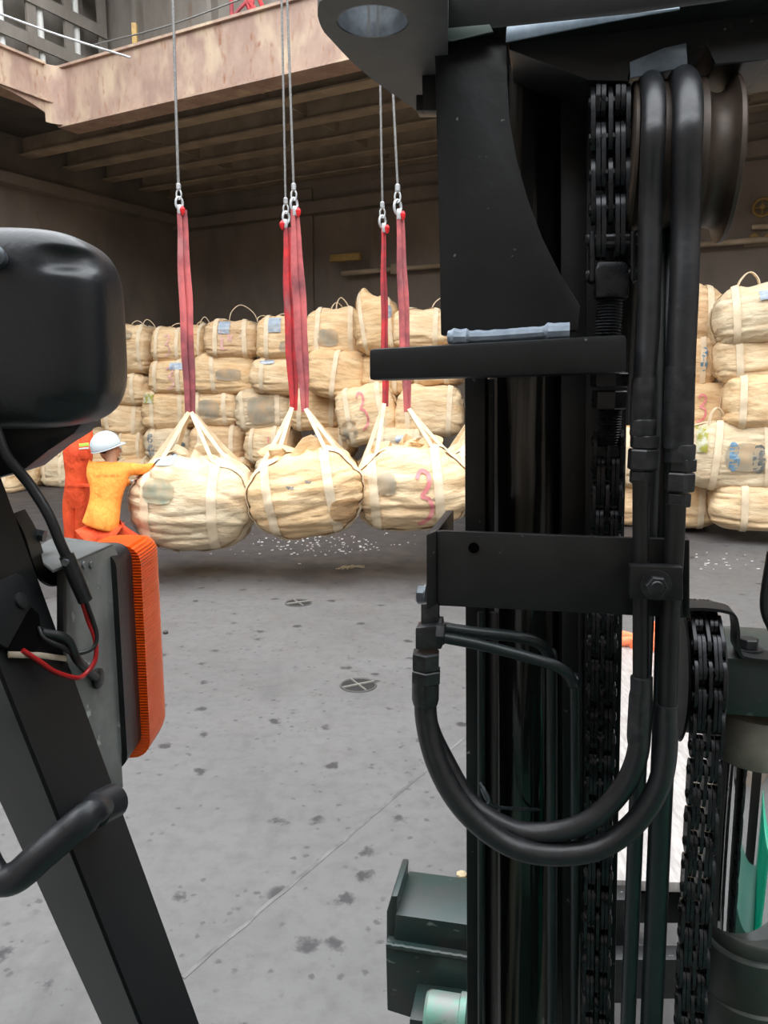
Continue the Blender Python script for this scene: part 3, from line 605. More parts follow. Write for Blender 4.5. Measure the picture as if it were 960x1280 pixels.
def hookset(px, py0, py1, Y, label, flip=1):        # ferrule, eye, snap hook between the rope and the sling
    t, b = at(px, py0, Y), at(px + (2 if flip > 0 else 0), py1, Y); L_ = (t - b).length; h = empty('snap_hook', b, label, 'hook', 'hooks joining ropes and slings'); s = L_ / .3
    bm = new(); lathe(bm, t - Vector((0, 0, .075 * s)), (0, 0, 1), [(0, .012), (.01, .028 * s), (.07 * s, .03 * s), (.085 * s, .012)], 12); obj('ferrule', bm, HOOK, h)
    def oval(c, rx, rz, r, tw=0):
        bm = new(); d = Vector((math.cos(tw), math.sin(tw), 0))
        sweep(bm, [c + d * rx * math.cos(a) + Vector((0, 0, rz * math.sin(a))) for a in [2 * PI * i / 20 for i in range(21)]], r, ref=(math.sin(tw), -math.cos(tw), 0), seg=8, caps=False); return bm
    obj('eye', oval(t - Vector((0, 0, .125 * s)), .03 * s, .055 * s, .011 * s), HOOK, h)
    obj('hook_body', oval(t - Vector((0, 0, .225 * s)), .042 * s, .07 * s, .016 * s, .5), HOOK, h)
    bm = new(); cbox(bm, b + Vector((0, -.01, .0)), .055 * s, .035, .11 * s, .01); obj('web_end', bm, HOOK, h)
    bm = new(); lathe(bm, b + Vector((.04 * flip * s, -.03, -.06)), (0, 0, 1), [(0, .004), (.02, .02), (.06, .026), (.085, .01)], 10); obj('red_sleeve', bm, RTAG, h)
    return h
def rope(px0, py0, px1, py1, Y, r, label):
    p, q = at(px0, py0, Y), at(px1, py1, Y); d = (p - q) / (p.z - q.z); tp = q + d * (13 - q.z)
    bm = new(); N = 60; sweep(bm, [q.lerp(tp, i / N) for i in range(N + 1)], r, seg=8)
    o = tag(obj('wire_rope', bm, ROPE), label, 'rope', 'crane ropes carrying the bags')
    return o
rope(216, 0, 223, 232, YH, .014, 'lone steel wire rope above the first hanging bag')
rope(352, 0, 357, 252, YH + .15, .011, 'left one of the two close wire ropes')
rope(359, 0, 367, 232, YH - .1, .012, 'right one of the two close wire ropes')
rope(475.5, 115, 478, 256, YH + .2, .011, 'thin wire rope with the lower hook, coming from behind the grey crosshead')
rope(492, 130, 497, 232, YH, .012, 'wire rope with the higher hook, nearest the black gusset plate')
hookset(223, 230, 262, YH, 'snap hook at the top of the lone red sling')
hookset(357, 248, 280, YH + .15, 'lower snap hook of the close pair of ropes', -1)
hookset(367, 230, 264, YH - .1, 'higher snap hook of the close pair of ropes')
hookset(478, 253, 285, YH + .2, 'lower small snap hook of the slings nearest the mast')
hookset(497, 231, 268, YH, 'higher snap hook beside the black gusset plate')
_, _, q1 = sling(227, 262, 238, 519, YH, 11, 12, 'lone long red sling carrying the first hanging bag beside the workers', RSL2, 20)
_, _, q2a = sling(359, 284, 367.5, 513, YH + .15, 9, 9, 'brighter narrow red sling of the close pair', RSL, 22)
_, _, q2b = sling(368, 262, 381.5, 515, YH - .1, 9, 9, 'paler wide red sling of the close pair', RSL2, 24)
_, _, q3a = sling(479, 284, 482, 508, YH + .2, 5, 8, 'narrowest red sling, passing behind the free end of the stop plate', RSL, 11)
_, _, q3b = sling(500, 268, 509.5, 515, YH, 9, 9, 'red sling passing behind the stop plate next to the gusset', RSL2, 18)
hang_bag(169, 563, 319, 685, YH, [q1], 'hanging bulk bag with a teal smudge, pushed by the worker', 11, roll=2, mi=4,
         tags=[(-.2, .14, .13, .12, TEAL), (-.2, .42, .1, .05, TAGW)])
hang_bag(317, 557, 455, 670, YH - .1, [q2a, q2b], 'middle hanging bulk bag tilted with one bottom corner low', 12, roll=-9, mi=0,
         tags=[(.33, -.2, .13, .12, BAGM[2])], marks=[('V', -.1, .12, .05, .025, .008, DPR), ('V', .06, .15, .04, .025, .008, DPR)])
hang_bag(441, 552, 583, 661, YH + .05, [q3a, q3b], 'hanging bulk bag painted with a large red 3 beside the mast', 13, roll=-4, mi=1,
         marks=[('3', .10, -.08, .13, .3, .02, PINK)], tags=[(-.2, .1, .08, .12, GRY)])
q4 = at(626, 470, YH + .9)
hang_bag(547, 548, 690, 650, YH + .9, [q4], 'hanging bulk bag mostly hidden behind the mast, wrinkled edge showing', 14, roll=4, mi=4)
sling(624, 262, 626, 470, YH + .9, 9, 10, 'red sling hidden behind the mast above the fourth hanging bag', RSL2, 16)
rope(619, 0, 624, 262, YH + .9, .012, 'wire rope hidden behind the mast')

# ---------------------------------------------------------------- workers
def skinmesh(name, chains, mt, parent, sub=2):      # chains: list of [(point, radius), ...]; shared points are welded
    verts, rad, edges, idx = [], [], [], {}
    for ch in chains:
        prev = None
        for p, r in ch:
            key = tuple(round(c, 3) for c in p)
            if key not in idx: idx[key] = len(verts); verts.append(Vector(p)); rad.append(r)
            i = idx[key]
            if prev is not None and prev != i: edges.append((prev, i))
            prev = i
    me = bpy.data.meshes.new(name); me.from_pydata(verts, edges, []); me.materials.append(mt)
    o = bpy.data.objects.new(name, me); COL.objects.link(o)
    sk = o.modifiers.new('skin', 'SKIN'); sk.use_smooth_shade = True
    for i, sv in enumerate(me.skin_vertices[0].data):
        r = rad[i]; sv.radius = r if isinstance(r, tuple) else (r, r); sv.use_root = (i == 0)
    sb = o.modifiers.new('sub', 'SUBSURF'); sb.levels = sub; sb.render_levels = sub
    if parent is not None: o.parent = parent; o.matrix_parent_inverse = Matrix.Translation(-parent.location)
    return o
def ellipsoid(bm, c, rx, ry, rz, rot=None, seg=20, rings=12, zmin=-1.0):
    R = rot or Matrix.Identity(3); g = []
    for j in range(rings + 1):
        s = zmin + (1 - zmin) * j / rings; s = max(-1, min(1, math.sin(PI * (j / rings - .5)) if zmin <= -1 else s)); cr = math.sqrt(max(0, 1 - s * s))
        g.append([bm.verts.new(Vector(c) + R @ Vector((rx * cr * math.cos(2 * PI * k / seg), ry * cr * math.sin(2 * PI * k / seg), rz * s))) for k in range(seg)])
    for j in range(rings):
        for k in range(seg): bm.faces.new((g[j][k], g[j][(k + 1) % seg], g[j + 1][(k + 1) % seg], g[j + 1][k]))
    bmesh.ops.remove_doubles(bm, verts=bm.verts[:], dist=.0004)
def hand(name, wrist, d, palm_n, parent, curl=.5):
    d = Vector(d).normalized(); n = Vector(palm_n); n = (n - d * n.dot(d)).normalized(); s = d.cross(n)
    W = Vector(wrist); ch = [[(W, (.026, .022)), (W + d * .045, (.036, .018)), (W + d * .085, (.036, .016))]]
    for i, (o, l) in enumerate(((-.028, .075), (-.009, .085), (.010, .08), (.028, .062))):
        b = W + d * .085 + s * o; p1 = b + (d + n * curl * .5).normalized() * l * .5; p2 = p1 + (d * (1 - curl) + n * curl).normalized() * l * .5
        ch.append([(W + d * .085, (.036, .016)), (b, .0105), (p1, .0095), (p2, .008)])
    t0 = W + d * .03 - s * .02; t1 = t0 - s * .04 + d * .02; t2 = t1 + d * .035 + n * .015 - s * .005
    ch.append([(W + d * .045, (.036, .018)), (t1, .012), (t2, .010)])
    return skinmesh(name, ch, GLOV, parent, 1)
def head(c, face, parent_name, up=(0, 0, 1)):
    face = Vector(face).normalized(); up = Vector(up).normalized(); sd = face.cross(up).normalized(); R = Matrix((sd, face, up)).transposed()
    return R
# worker 1: bending, back to the camera, one arm out to the bag
YW = 7.3
def W(px, py, dy=0): return at(px, py, YW + dy)
hipc = W(128, 664, -.02); chest = W(136, 600, .16); neckb = W(140, 579, .24); headc = W(137, 563, .26)
base = Vector((hipc.x, hipc.y, 0)); P1 = empty('person', base, 'person in orange shirt and white helmet bending and pushing the hanging bag, back turned', 'person')
shL, shR = W(115, 586, .2), W(155, 586, .22); elR = W(178, 587, .3); wrR = W(199, 582, .38); elL = W(150, 604, .42); wrL = W(163, 602, .5)
hpL, hpR = W(118, 668, -.02), W(142, 668, .0); knL = at(116, 708, YW + .05); knR = at(180, 684, YW + .2); anL = Vector((at(104, 735, YW - .25).x, YW - .3, .09)); anR = Vector((at(176, 735, YW + .1).x, YW + .15, .09))
body = [[(hipc, (.10, .07)), (hipc.lerp(chest, .5), (.09, .06)), (chest, (.10, .06)), (neckb, (.05, .05)), (headc, (.075, .085)), (headc + Vector((.005, .02, .07)), (.06, .07))],
        [(chest, (.10, .06)), (shL, .05), (elL, .038), (wrL, .028)], [(chest, (.10, .06)), (shR, .05), (elR, .038), (wrR, .028)],
        [(hipc, (.10, .07)), (hpL, .07), (knL, .055), (anL, .04), (anL + Vector((0, .14, -.04)), .035)], [(hipc, (.10, .07)), (hpR, .07), (knR, .055), (anR, .04), (anR + Vector((.05, .13, -.04)), .035)]]
skinmesh('body', body, SKIN, P1)
hem = hipc + Vector((0, 0, .105))
skinmesh('shirt', [[(chest, (.185, .13)), (W(134, 613, .13), (.178, .13)), (W(131, 630, .08), (.172, .13)), (hem, (.192, .145)), (hem + Vector((-.015, -.01, -.05)), (.205, .15)), (hem + Vector((-.02, -.01, -.07)), (.198, .145))], [(chest, (.185, .13)), (chest.lerp(neckb, .62), (.15, .095)), (neckb, (.06, .06))],
                   [(chest, (.185, .13)), (shR + Vector((-.01, 0, 0)), .085), (elR, .056), (wrR.lerp(elR, .08), .043)], [(chest, (.185, .13)), (shL + Vector((.02, 0, 0)), .074), (elL, .056), (wrL.lerp(elL, .08), .043)]], ORNG, P1)
skinmesh('trousers', [[(hipc + Vector((0, 0, .04)), (.165, .13)), (hpL, .115), (knL, .085), (anL + Vector((0, 0, .03)), .07)], [(hipc + Vector((0, 0, .04)), (.165, .13)), (hpR, .13), (knR, .092), (anR + Vector((0, 0, .03)), .07)]], REDO, P1)
for a, d in ((anL, (0, .16, 0)), (anR, (.06, .15, 0))):
    a0 = Vector((a.x, a.y, .05)); skinmesh('boot', [[(a0 + Vector((0, 0, .12)), .05), (a0, .052), (a0 + Vector(d) * .6, .046), (a0 + Vector(d) * 1.2, .036)]], BOOT, P1)
hand('glove', wrR, wrR - elR, (0, .3, -1), P1); hand('glove', wrL, wrL - elL, (.3, .8, -.2), P1)
def helmet(c, face, tilt, parent):
    f = Vector(face).normalized(); up = (Vector((0, 0, 1)) + f * tilt).normalized(); sd = f.cross(up).normalized(); f = up.cross(sd); R = Matrix((sd, f, up)).transposed()
    bm = new(); ellipsoid(bm, c, .128, .148, .135, R, 28, 12, -.12)
    o = obj('helmet', bm, HELM, parent, 60); s = o.modifiers.new('t', 'SOLIDIFY'); s.thickness = .006
    bm = new(); pts = []                              # rim and peak
    for k in range(33):
        a = 2 * PI * k / 32; e = 1 + .04 + .30 * max(0, math.sin(a)) ** 3
        pts.append((Vector((.128 * math.cos(a), .148 * math.sin(a), -.016)), Vector((.128 * e * math.cos(a), .148 * e * math.sin(a), -.022 - .02 * max(0, math.sin(a)) ** 3))))
    for (a, b), (c1, d1) in zip(pts, pts[1:]): bm.faces.new([bm.verts.new(Vector(c) + R @ q) for q in (a, b, d1, c1)])
    bmesh.ops.remove_doubles(bm, verts=bm.verts[:], dist=.0005)
    b_ = obj('brim', bm, HELM, o, 60); b_.parent = o; b_.matrix_parent_inverse = Matrix.Identity(4); s = b_.modifiers.new('t', 'SOLIDIFY'); s.thickness = .006
    bm = new(); sweep(bm, [Vector(c) + R @ Vector((0, .15 * math.cos(a), .136 * math.sin(a) + .001)) for a in [PI * (.1 + .8 * i / 14) for i in range(15)]], .014, .006, ref=sd, seg=8)
    r_ = obj('ridge', bm, HELM, o); r_.matrix_parent_inverse = Matrix.Identity(4)
    return R
hc = W(132, 557, .26)
helmet(hc, (.75, .65, .1), -.32, P1)
bm = new(); hcc = hc + Vector((.03, .02, -.045)); fR = Matrix.Rotation(-math.radians(49), 3, 'Z')
ellipsoid(bm, hcc, .078, .096, .115, fR); obj('head', bm, SKIN, P1)
bm = new(); ellipsoid(bm, hcc + fR @ Vector((0, .098, -.01)), .016, .025, .022, fR, 10, 6); ellipsoid(bm, hcc + fR @ Vector((.078, -.005, 0)), .012, .022, .032, fR, 10, 6); ellipsoid(bm, hcc + fR @ Vector((-.078, -.005, 0)), .012, .022, .032, fR, 10, 6)
ellipsoid(bm, hcc + fR @ Vector((0, .088, -.055)), .03, .014, .012, fR, 10, 6); obj('face', bm, SKIN, P1)
bm = new(); ellipsoid(bm, hcc + fR @ Vector((0, -.014, .02)), .082, .092, .095, fR); obj('hair', bm, HAIR, P1)
bpy.context.view_layer.update(); SH = [o for o in P1.children if o.name == 'shirt'][0]; ev = SH.evaluated_get(bpy.context.evaluated_depsgraph_get()); me_ = ev.to_mesh()
SB = BVHTree.FromPolygons([SH.matrix_world @ v.co for v in me_.vertices], [tuple(p.vertices) for p in me_.polygons])
bm = new()
for k in range(11):
    for dx in ((0, 1.4) if k % 3 else (0,)):
        qs = [SB.ray_cast(CAM, ray(117 + k * 2.9 + dx + ex, 593.5 - k * .12 + ey).normalized())[0] for ex, ey in ((0, 0), (.9, 0), (.9, 3.0), (0, 3.0))]
        if all(q is not None for q in qs): bm.faces.new([bm.verts.new(q + (CAM - q).normalized() * .006) for q in qs])
obj('back_print', bm, mat('faded_print', (.78, .22, .03), .8), P1, 0)
#
for k in range(2):
    bm = new(); rnd = random.Random(3 + k); cS = chest.lerp(neckb, .25 if k == 0 else .5)
    pass
# worker 2: standing in red-orange coverall, arms raised, head behind the work lamp
YV = 8.1
def V(px, py, dy=0): return at(px, py, YV + dy)
h2 = V(95, 622); c2 = V(99, 572); n2 = V(99, 545); b2 = Vector((h2.x, h2.y, 0))
P2 = empty('person', b2, 'person in red-orange coverall standing with raised arms behind the bending worker', 'person')
s2L, s2R = V(86, 553), V(109, 553); e2L = V(76, 530, -.05); e2R = V(108, 524, .1); w2L = V(86, 502, -.05); w2R = V(104, 498, .05)
l2 = V(89, 628), V(90, 668), Vector((V(90, 700).x, YV - .03, .09)); r2 = V(102, 628), V(103, 668), Vector((V(104, 700).x, YV + .1, .09))
skinmesh('body', [[(h2, (.09, .07)), (h2.lerp(c2, .5), (.08, .06)), (c2, (.09, .055)), (n2, (.05, .05)), (V(99, 527), (.075, .085)), (V(99, 519), (.06, .07))], [(c2, (.09, .055)), (s2L, .05), (e2L, .038), (w2L, .027)], [(c2, (.09, .055)), (s2R, .05), (e2R, .038), (w2R, .027)],
                  [(h2, (.09, .07)), (l2[0], .07), (l2[1], .05), (l2[2], .04), (l2[2] + Vector((.1, .08, -.04)), .035)], [(h2, (.09, .07)), (r2[0], .07), (r2[1], .05), (r2[2], .04), (r2[2] + Vector((.1, .08, -.04)), .035)]], SKIN, P2)
skinmesh('coverall', [[(h2, (.135, .115)), (h2.lerp(c2, .45), (.125, .105)), (c2, (.155, .115)), (c2.lerp(n2, .5), (.12, .09)), (n2, (.06, .06))],
                      [(c2, (.155, .115)), (s2L, .07), (e2L, .055), (w2L, .042)], [(c2, (.155, .115)), (s2R, .07), (e2R, .055), (w2R, .042)],
                      [(h2, (.135, .115)), (l2[0], .105), (l2[1], .082), (l2[2] + Vector((0, 0, .03)), .07)], [(h2, (.135, .115)), (r2[0], .105), (r2[1], .082), (r2[2] + Vector((0, 0, .03)), .07)]], REDO, P2)
for a in (l2[2], r2[2]):
    a0 = Vector((a.x, a.y, .05)); skinmesh('boot', [[(a0 + Vector((0, 0, .12)), .05), (a0, .052), (a0 + Vector((.09, .07, 0)), .046), (a0 + Vector((.17, .12, -.01)), .036)]], BOOT, P2)
hand('glove', w2L, w2L - e2L, (1, 0, 0), P2); hand('glove', w2R, w2R - e2R, (-1, 0, 0), P2)
helmet(V(99, 516), (.6, .8, 0), -.1, P2)
bm = new(); cbox(bm, V(105, 556, -.125), .1, .012, .034, .003, Matrix.Rotation(-.1, 3, 'Y')); o = obj('reflective_strip', bm, HIVIS, P2); o['label'] = 'yellow-green strip'
bm = new(); cbox(bm, V(105, 560.5, -.127), .1, .012, .018, .003, Matrix.Rotation(-.1, 3, 'Y')); obj('silver_strip', bm, HIVS, P2)
bm = new(); cbox(bm, V(105, 568, -.125), .085, .014, .09, .004, Matrix.Rotation(-.1, 3, 'Y')); obj('pocket_flap', bm, REDO, P2)
bm = new(); cbox(bm, V(99, 607, -.1), .24, .03, .035, .008); obj('belt', bm, REDO, P2)

# ---------------------------------------------------------------- forklift: mast
MAST = empty('forklift_mast', Vector((m(660, 640, .15).x, m(660, 640, .15).y, 0)), 'black forklift mast with crosshead, gusset and hose bracket filling the right half', 'forklift mast')
zP = CAM.z + .42
def hz(px, py, dz=0): return atz(px, py, zP + dz)
# crosshead plate seen from below, with a round lifting hole
def plate_with_hole(name, outline, hc_, hr, th, mt):
    bm = new(); N = 28; hole = [hc_ + Vector((math.cos(2 * PI * k / N), math.sin(2 * PI * k / N), 0)) * hr for k in range(N)]; out = []
    for k in range(N):                                  # outline resampled radially from the hole
        d = Vector((math.cos(2 * PI * k / N), math.sin(2 * PI * k / N), 0)); best = None
        for a, b in zip(outline, outline[1:] + outline[:1]):
            e = b - a; den = d.x * e.y - d.y * e.x
            if abs(den) < 1e-9: continue
            w_ = a - hc_; t = (w_.x * e.y - w_.y * e.x) / den; s = (w_.x * d.y - w_.y * d.x) / den
            if t > 0 and -1e-6 <= s <= 1 + 1e-6 and (best is None or t > best): best = t
        out.append(hc_ + d * best)
    v = [[bm.verts.new(p + Vector((0, 0, z))) for p in ring] for ring, z in ((hole, 0), (out, 0), (out, th), (hole, th))]
    for i in range(4):
        for k in range(N): bm.faces.new((v[i][k], v[i][(k + 1) % N], v[(i + 1) % 4][(k + 1) % N], v[(i + 1) % 4][k]))
    return obj(name, bm, mt, MAST, 30)
outl = [hz(x, y) for x, y in ((397, 4), (397, 22), (403, 38), (425, 62), (452, 90), (540, 152), (560, 152), (560, -20), (520, -14), (440, -8), (410, -4))]
plate_with_hole('crosshead_plate', outl, hz(466, 27), .043, .06, GREYP)
bm = new(); cc = hz(466, 27, .001); sweep(bm, [cc + Vector((math.cos(2 * PI * k / 40), math.sin(2 * PI * k / 40), .7)) * .0425 for k in range(41)], .0015, .0292, ref=(1, 0, 0), seg=8, caps=False) if False else lathe(bm, cc, (0, 0, 1), [(0, .0428), (0, .0405), (.058, .0405), (.058, .0428)], 40)
bmesh.ops.delete(bm, geom=[f for f in bm.faces if len(f.verts) > 4], context='FACES'); o = obj('hole_bushing', bm, STEEL, MAST); o['label'] = 'shiny steel bushing'
bm = new(); mprism(bm, [(527, 78), (548, 75), (548, 138), (528, 138)], .06, .03); mprism(bm, [(520, 118), (530, 118), (530, 138), (520, 138)], .06, .03); obj('side_lug', bm, BLK, MAST)
bm = new(); mprism(bm, [(540, -90), (1060, -90), (1060, -20), (880, 5), (783, 18), (633, 33), (534, 46)], -.02, .12, .004); obj('crosshead_beam', bm, BLK, MAST)
bm = new(); mprism(bm, [(633, 33), (783, 18), (850, 8), (850, 12), (783, 23), (632, 53)], -.024, .003); o = obj('lit_underside_strip', bm, STRIP, MAST); o['label'] = 'pale strip painted as the lit beam underside'  # thin strip in front paints the beam's lit underside pale
bm = new(); mprism(bm, [(633, 36), (1060, -30), (1060, 60), (960, 74), (892, 83), (885, 50), (830, 60), (787, 77), (787, 102), (735, 100), (636, 62)], .03, .12, .003); obj('crosshead_beam', bm, BLK, MAST)
bm = new(); mprism(bm, [(787, 77), (830, 60), (858, 53), (860, 84), (812, 92), (788, 98)], .026, .003); o = obj('crosshead_web', bm, STRIP, MAST); o['label'] = 'blue-grey web plate above the pulleys'
# gusset with its curved edge
bm = new(); mprism(bm, [(543, 60), (548, 40), (634, 50), (634, 100), (637, 150), (646, 200), (660, 250), (678, 298), (700, 342), (726, 383), (722, 413), (551, 419), (548, 240)], .0, .03, .002); obj('gusset_plate', bm, BLK, MAST)
# stop plate and weld
bm = new(); mprism(bm, [(461, 436), (783, 418), (784, 466), (461, 475.5)], -.06, .13, .006); obj('stop_plate', bm, BLK, MAST)
bm = new(); rnd = random.Random(5); pts = []; rs = []
for i in range(40):
    t = i / 39; pts.append(m(560 + t * 152, 421.5 - t * 6.5 + 1.2 * math.sin(t * 5), -.030)); rs.append(.0085 * (1 + .25 * noise.noise(Vector((t * 14, 0, 0))) + (.35 if .05 < t < .16 or t > .8 else 0)))
sweep(bm, pts, rs, seg=10); o = obj('weld_bead', bm, WELD, MAST); o['label'] = 'pale blue-grey weld bead'
bm = new(); mprism(bm, [(548, 36), (612, 30), (617, 40), (566, 51), (552, 52)], -.024, .003, .001); o = obj('primer_patch', bm, mat('green_grey_primer', (.035, .055, .045), .6), MAST); o['label'] = 'dull green primer patch'
# channels
bm = new(); mprism(bm, [(580, 300), (606, 300), (606, 1330), (584, 1330)], .10, .06, .002); obj('outer_channel', bm, BLK, MAST)
bm = new(); mprism(bm, [(606, 40), (772, 40), (768, 1330), (606, 1330)], .30, .02, .001); obj('rear_web', bm, BLK, MAST)
bm = new(); mprism(bm, [(700, 40), (736, 40), (730, 1330), (704, 1330)], .15, .15, .002); obj('inner_channel', bm, BLK, MAST)
bm = new(); mprism(bm, [(734, 95), (792, 95), (767, 1330), (728, 1330)], .135, .06, .002); obj('chain_channel', bm, BLK, MAST)
bm = new(); a_, b_ = m(655, 30, .2), m(655, 1330, .2); sweep(bm, [a_, b_], 44 * mpx(655, .2), seg=40); obj('mast_cylinder', bm, BLKG, MAST)
for x, w_, o_, y0, mt in ((612, 12, .13, 474, BLK), (601, 9, .085, 765, PIPEM), (617, 12, .12, 765, mat('brown_pipe', (.055, .045, .045), .4)), (725, 6, .13, 765, BLK)):
    bm = new(); sweep(bm, [m(x, y0, o_), m(x, 1330, o_)], w_ / 2 * mpx(x, o_), seg=12); obj('guide_rod', bm, mt, MAST)
bm = new(); c = m(655, 1008, .155); sweep(bm, smoothpath([m(602, 985, .08), m(612, 1003, .075), m(632, 1010, .1), m(680, 1012, .16)], 6), .003, seg=6)
sweep(bm, smoothpath([m(600, 1008, .075), m(612, 1002, .07), m(607, 990, .07), m(600, 978, .075)], 5), .0025, seg=6); obj('binding_wire', bm, STEEL, MAST)
# lower hose bracket
HB = new(); mprism(HB, [(553, 664), (862, 675), (862, 773), (543, 757), (543, 664)], -.04, .010, .0015)
p = m(543, 664, -.04); q = m(543, 757, -.04); mprism(HB, [(533, 669), (545, 664), (545, 757), (533, 764)], -.045, .02, .001)
prism(HB, [m(534, 667, -.04), m(545, 666, -.04), m(545, 757, -.04), m(534, 760, -.04)], MW * .20, .001)
prism(HB, [m(852, 675, -.04), m(862, 675, -.04), m(862, 772, -.04), m(852, 772, -.04)], MW * .05, .001)
br = obj('hose_bracket', HB, BLK, MAST)
bm = new(); lathe(bm, m(592, 685, -.042), MW, [(0, 6.5 * mpx(592)), (.004, 6.5 * mpx(592))], 20); obj('bracket_hole', bm, mat('hole_black', (.001, .001, .001), .9, spec=.02), br).parent = br
def hexbolt(c, axis, r, parent, washer=1.35, mt=FIT):
    bm = new(); axis = Vector(axis).normalized(); c = Vector(c); lathe(bm, c, axis, [(0, r * washer), (r * .18, r * washer)], 24)
    hexnut(bm, c + axis * r * .18, axis, r * .75, r); lathe(bm, c + axis * r * .9, axis, [(0, r * .62), (r * .12, r * .5)], 18)
    o = obj('bolt', bm, mt, None); o.parent = parent
    o.matrix_parent_inverse = Matrix.Translation(-MAST.location) if parent is MAST else Matrix.Identity(4)
    return o
for o in MAST.children_recursive:
    if o.parent is br: o.matrix_parent_inverse = Matrix.Identity(4)
bm = new(); mprism(bm, [(787, 707), (854, 709), (854, 752), (787, 749)], -.085, .02, .003)
cl = obj('hose_clamp', bm, BLK, MAST)
b = hexbolt(m(820, 731, -.085), -MW, 13 * mpx(820), cl, 1.45)
b = hexbolt(m(533, 744, -.01), -MR, 12 * mpx(530), MAST, 1.2, STEEL)

# chains -------------------------------------------------------------
def chain(name, path, width, pitch, label, mt=CHAINM):
    P = smoothpath(path, 10) if len(path) > 2 else [Vector(p) for p in path]
    d = [0]
    for a, b in zip(P, P[1:]): d.append(d[-1] + (b - a).length)
    def pos(s):
        for i in range(len(P) - 1):
            if d[i + 1] >= s or i == len(P) - 2:
                t = (s - d[i]) / (d[i + 1] - d[i]); return P[i].lerp(P[i + 1], t)
    N = int(d[-1] / pitch); J = [pos(k * pitch) for k in range(N + 1)]; bm = new(); th = width / 8.4; cols = {0: (0, 3.5, 7), 1: (1.0, 2.1, 4.9, 6.0)}
    for k in range(N):
        a, b = J[k], J[k + 1]; t = (b - a).normalized(); n = MR.cross(t).normalized(); hh = pitch * .45
        for c in cols[k % 2]:
            x0 = -width / 2 + (c + .12) * width / 8; out = []
            for i in range(7): an = PI / 2 + PI * i / 6; out.append(a + t * math.cos(an) * hh + n * math.sin(an) * hh * .95)
            for i in range(7): an = -PI / 2 + PI * i / 6; out.append(b + t * math.cos(an) * hh + n * math.sin(an) * hh * .95)
            prism(bm, [q + MR * x0 for q in out], MR * th * .92)
    for k in range(N + 1):
        lathe(bm, J[k] - MR * width * .55, MR, [(0, pitch * .12), (pitch * .03, pitch * .19), (width * 1.1 - pitch * .03, pitch * .19), (width * 1.1, pitch * .12)], 10)
    return tag(obj(name, bm, mt, None, 30), label, 'chain', 'lift chains of the mast')
pw = mpx(762, .05)
c1 = chain('lift_chain', [m(764, 80, .1), m(762, 110, .052), m(762, 318, .05)], 46 * pw, 41 * pw, 'short greasy leaf chain above the stop plate, ending in an anchor block')
bm = new(); mprism(bm, [(746, 326), (783, 326), (787, 340), (787, 372), (744, 372), (744, 338)], .03, .05, .006); ca = obj('chain_anchor', bm, CHAINM); tag(ca, 'black forged chain anchor block with side plates, above the stop plate', 'chain anchor')
for x in (737, 788):
    bm = new(); mprism(bm, [(x, 288), (x + 7, 288), (x + 7, 352), (x, 352)], .035, .04, .004); obj('side_plate', bm, CHAINM, ca).matrix_parent_inverse = Matrix.Identity(4)
for y in (300, 345):
    bm = new(); lathe(bm, m(732, y, .05), MR, [(0, .006), (.003, .009), (.068, .009), (.072, .006)], 14); obj('pin', bm, CHAINM, ca).matrix_parent_inverse = Matrix.Identity(4)
bm = new(); pr = []
L_ = (m(762, 370, .055) - m(762, 425, .055)).length
for i in range(30): pr.append((i / 29 * L_, .0185 if i % 2 else .0165))
lathe(bm, m(762, 370, .055), (0, 0, -1), pr, 20); obj('threaded_stud', bm, CHAINM, ca).matrix_parent_inverse = Matrix.Identity(4)
bm = new(); hexnut(bm, m(762, 466, .055), (0, 0, -1), .02, .026); hexnut(bm, m(762, 488, .055), (0, 0, -1), .026, .024); obj('lock_nut', bm, CHAINM, ca).matrix_parent_inverse = Matrix.Identity(4)
bm = new(); pr = []; L_ = (m(763, 512, .055) - m(763, 556, .055)).length
for i in range(28): pr.append((i / 27 * L_, .0165 if i % 2 else .0145))
lathe(bm, m(763, 512, .055), (0, 0, -1), pr, 20); obj('threaded_stud', bm, CHAINM, ca).matrix_parent_inverse = Matrix.Identity(4)
chain('lift_chain', [m(760, 552, .06), m(757, 660, .06), m(753, 760, .06), m(749, 980, .06), m(743, 1330, .06)], 38 * pw, 34 * pw, 'long greasy leaf chain running down behind the hose bracket')
# pulleys and hoses --------------------------------------------------
def sheave(px0, px1, cy, R, off, label, mt):
    c = m((px0 + px1) / 2, cy, -.012) + MW * R; w = (px1 - px0) * mpx((px0 + px1) / 2, off) ; h = w / 2
    bm = new(); g = h * .72
    prof = [(-h, R * .55), (-h, R * .97), (-h + .002, R), (-h + .005, R)]
    for i in range(11):
        x = -g + 2 * g * i / 10; prof.append((x, R - math.sqrt(max(0, 1 - (x / g) ** 2)) * g * 1.15))
    prof += [(h - .005, R), (h - .002, R), (h, R * .97), (h, R * .55)]
    lathe(bm, c, MR, prof, 56); o = obj('hose_pulley', bm, mt, None, 30); tag(o, label, 'pulley', 'hose pulleys at the mast top')
    bm = new(); lathe(bm, c - MR * (h + .004), MR, [(0, R * .2), (2 * h + .008, R * .2)], 20); obj('hub', bm, STEEL, o).matrix_parent_inverse = Matrix.Identity(4)
    return c
RP = 92 * mpx(850, .1); OP = RP * .98 - .012
sheave(796, 835, 178, RP, OP, 'hose pulley carrying the thinner hose beside the chain', RUST)
sheave(837, 882, 176, RP, OP, 'middle hose pulley carrying the thicker hose', RUST)
sheave(884, 931, 174, RP * 1.02, OP, 'empty rusty pulley with an open groove at the mast top', RUST)
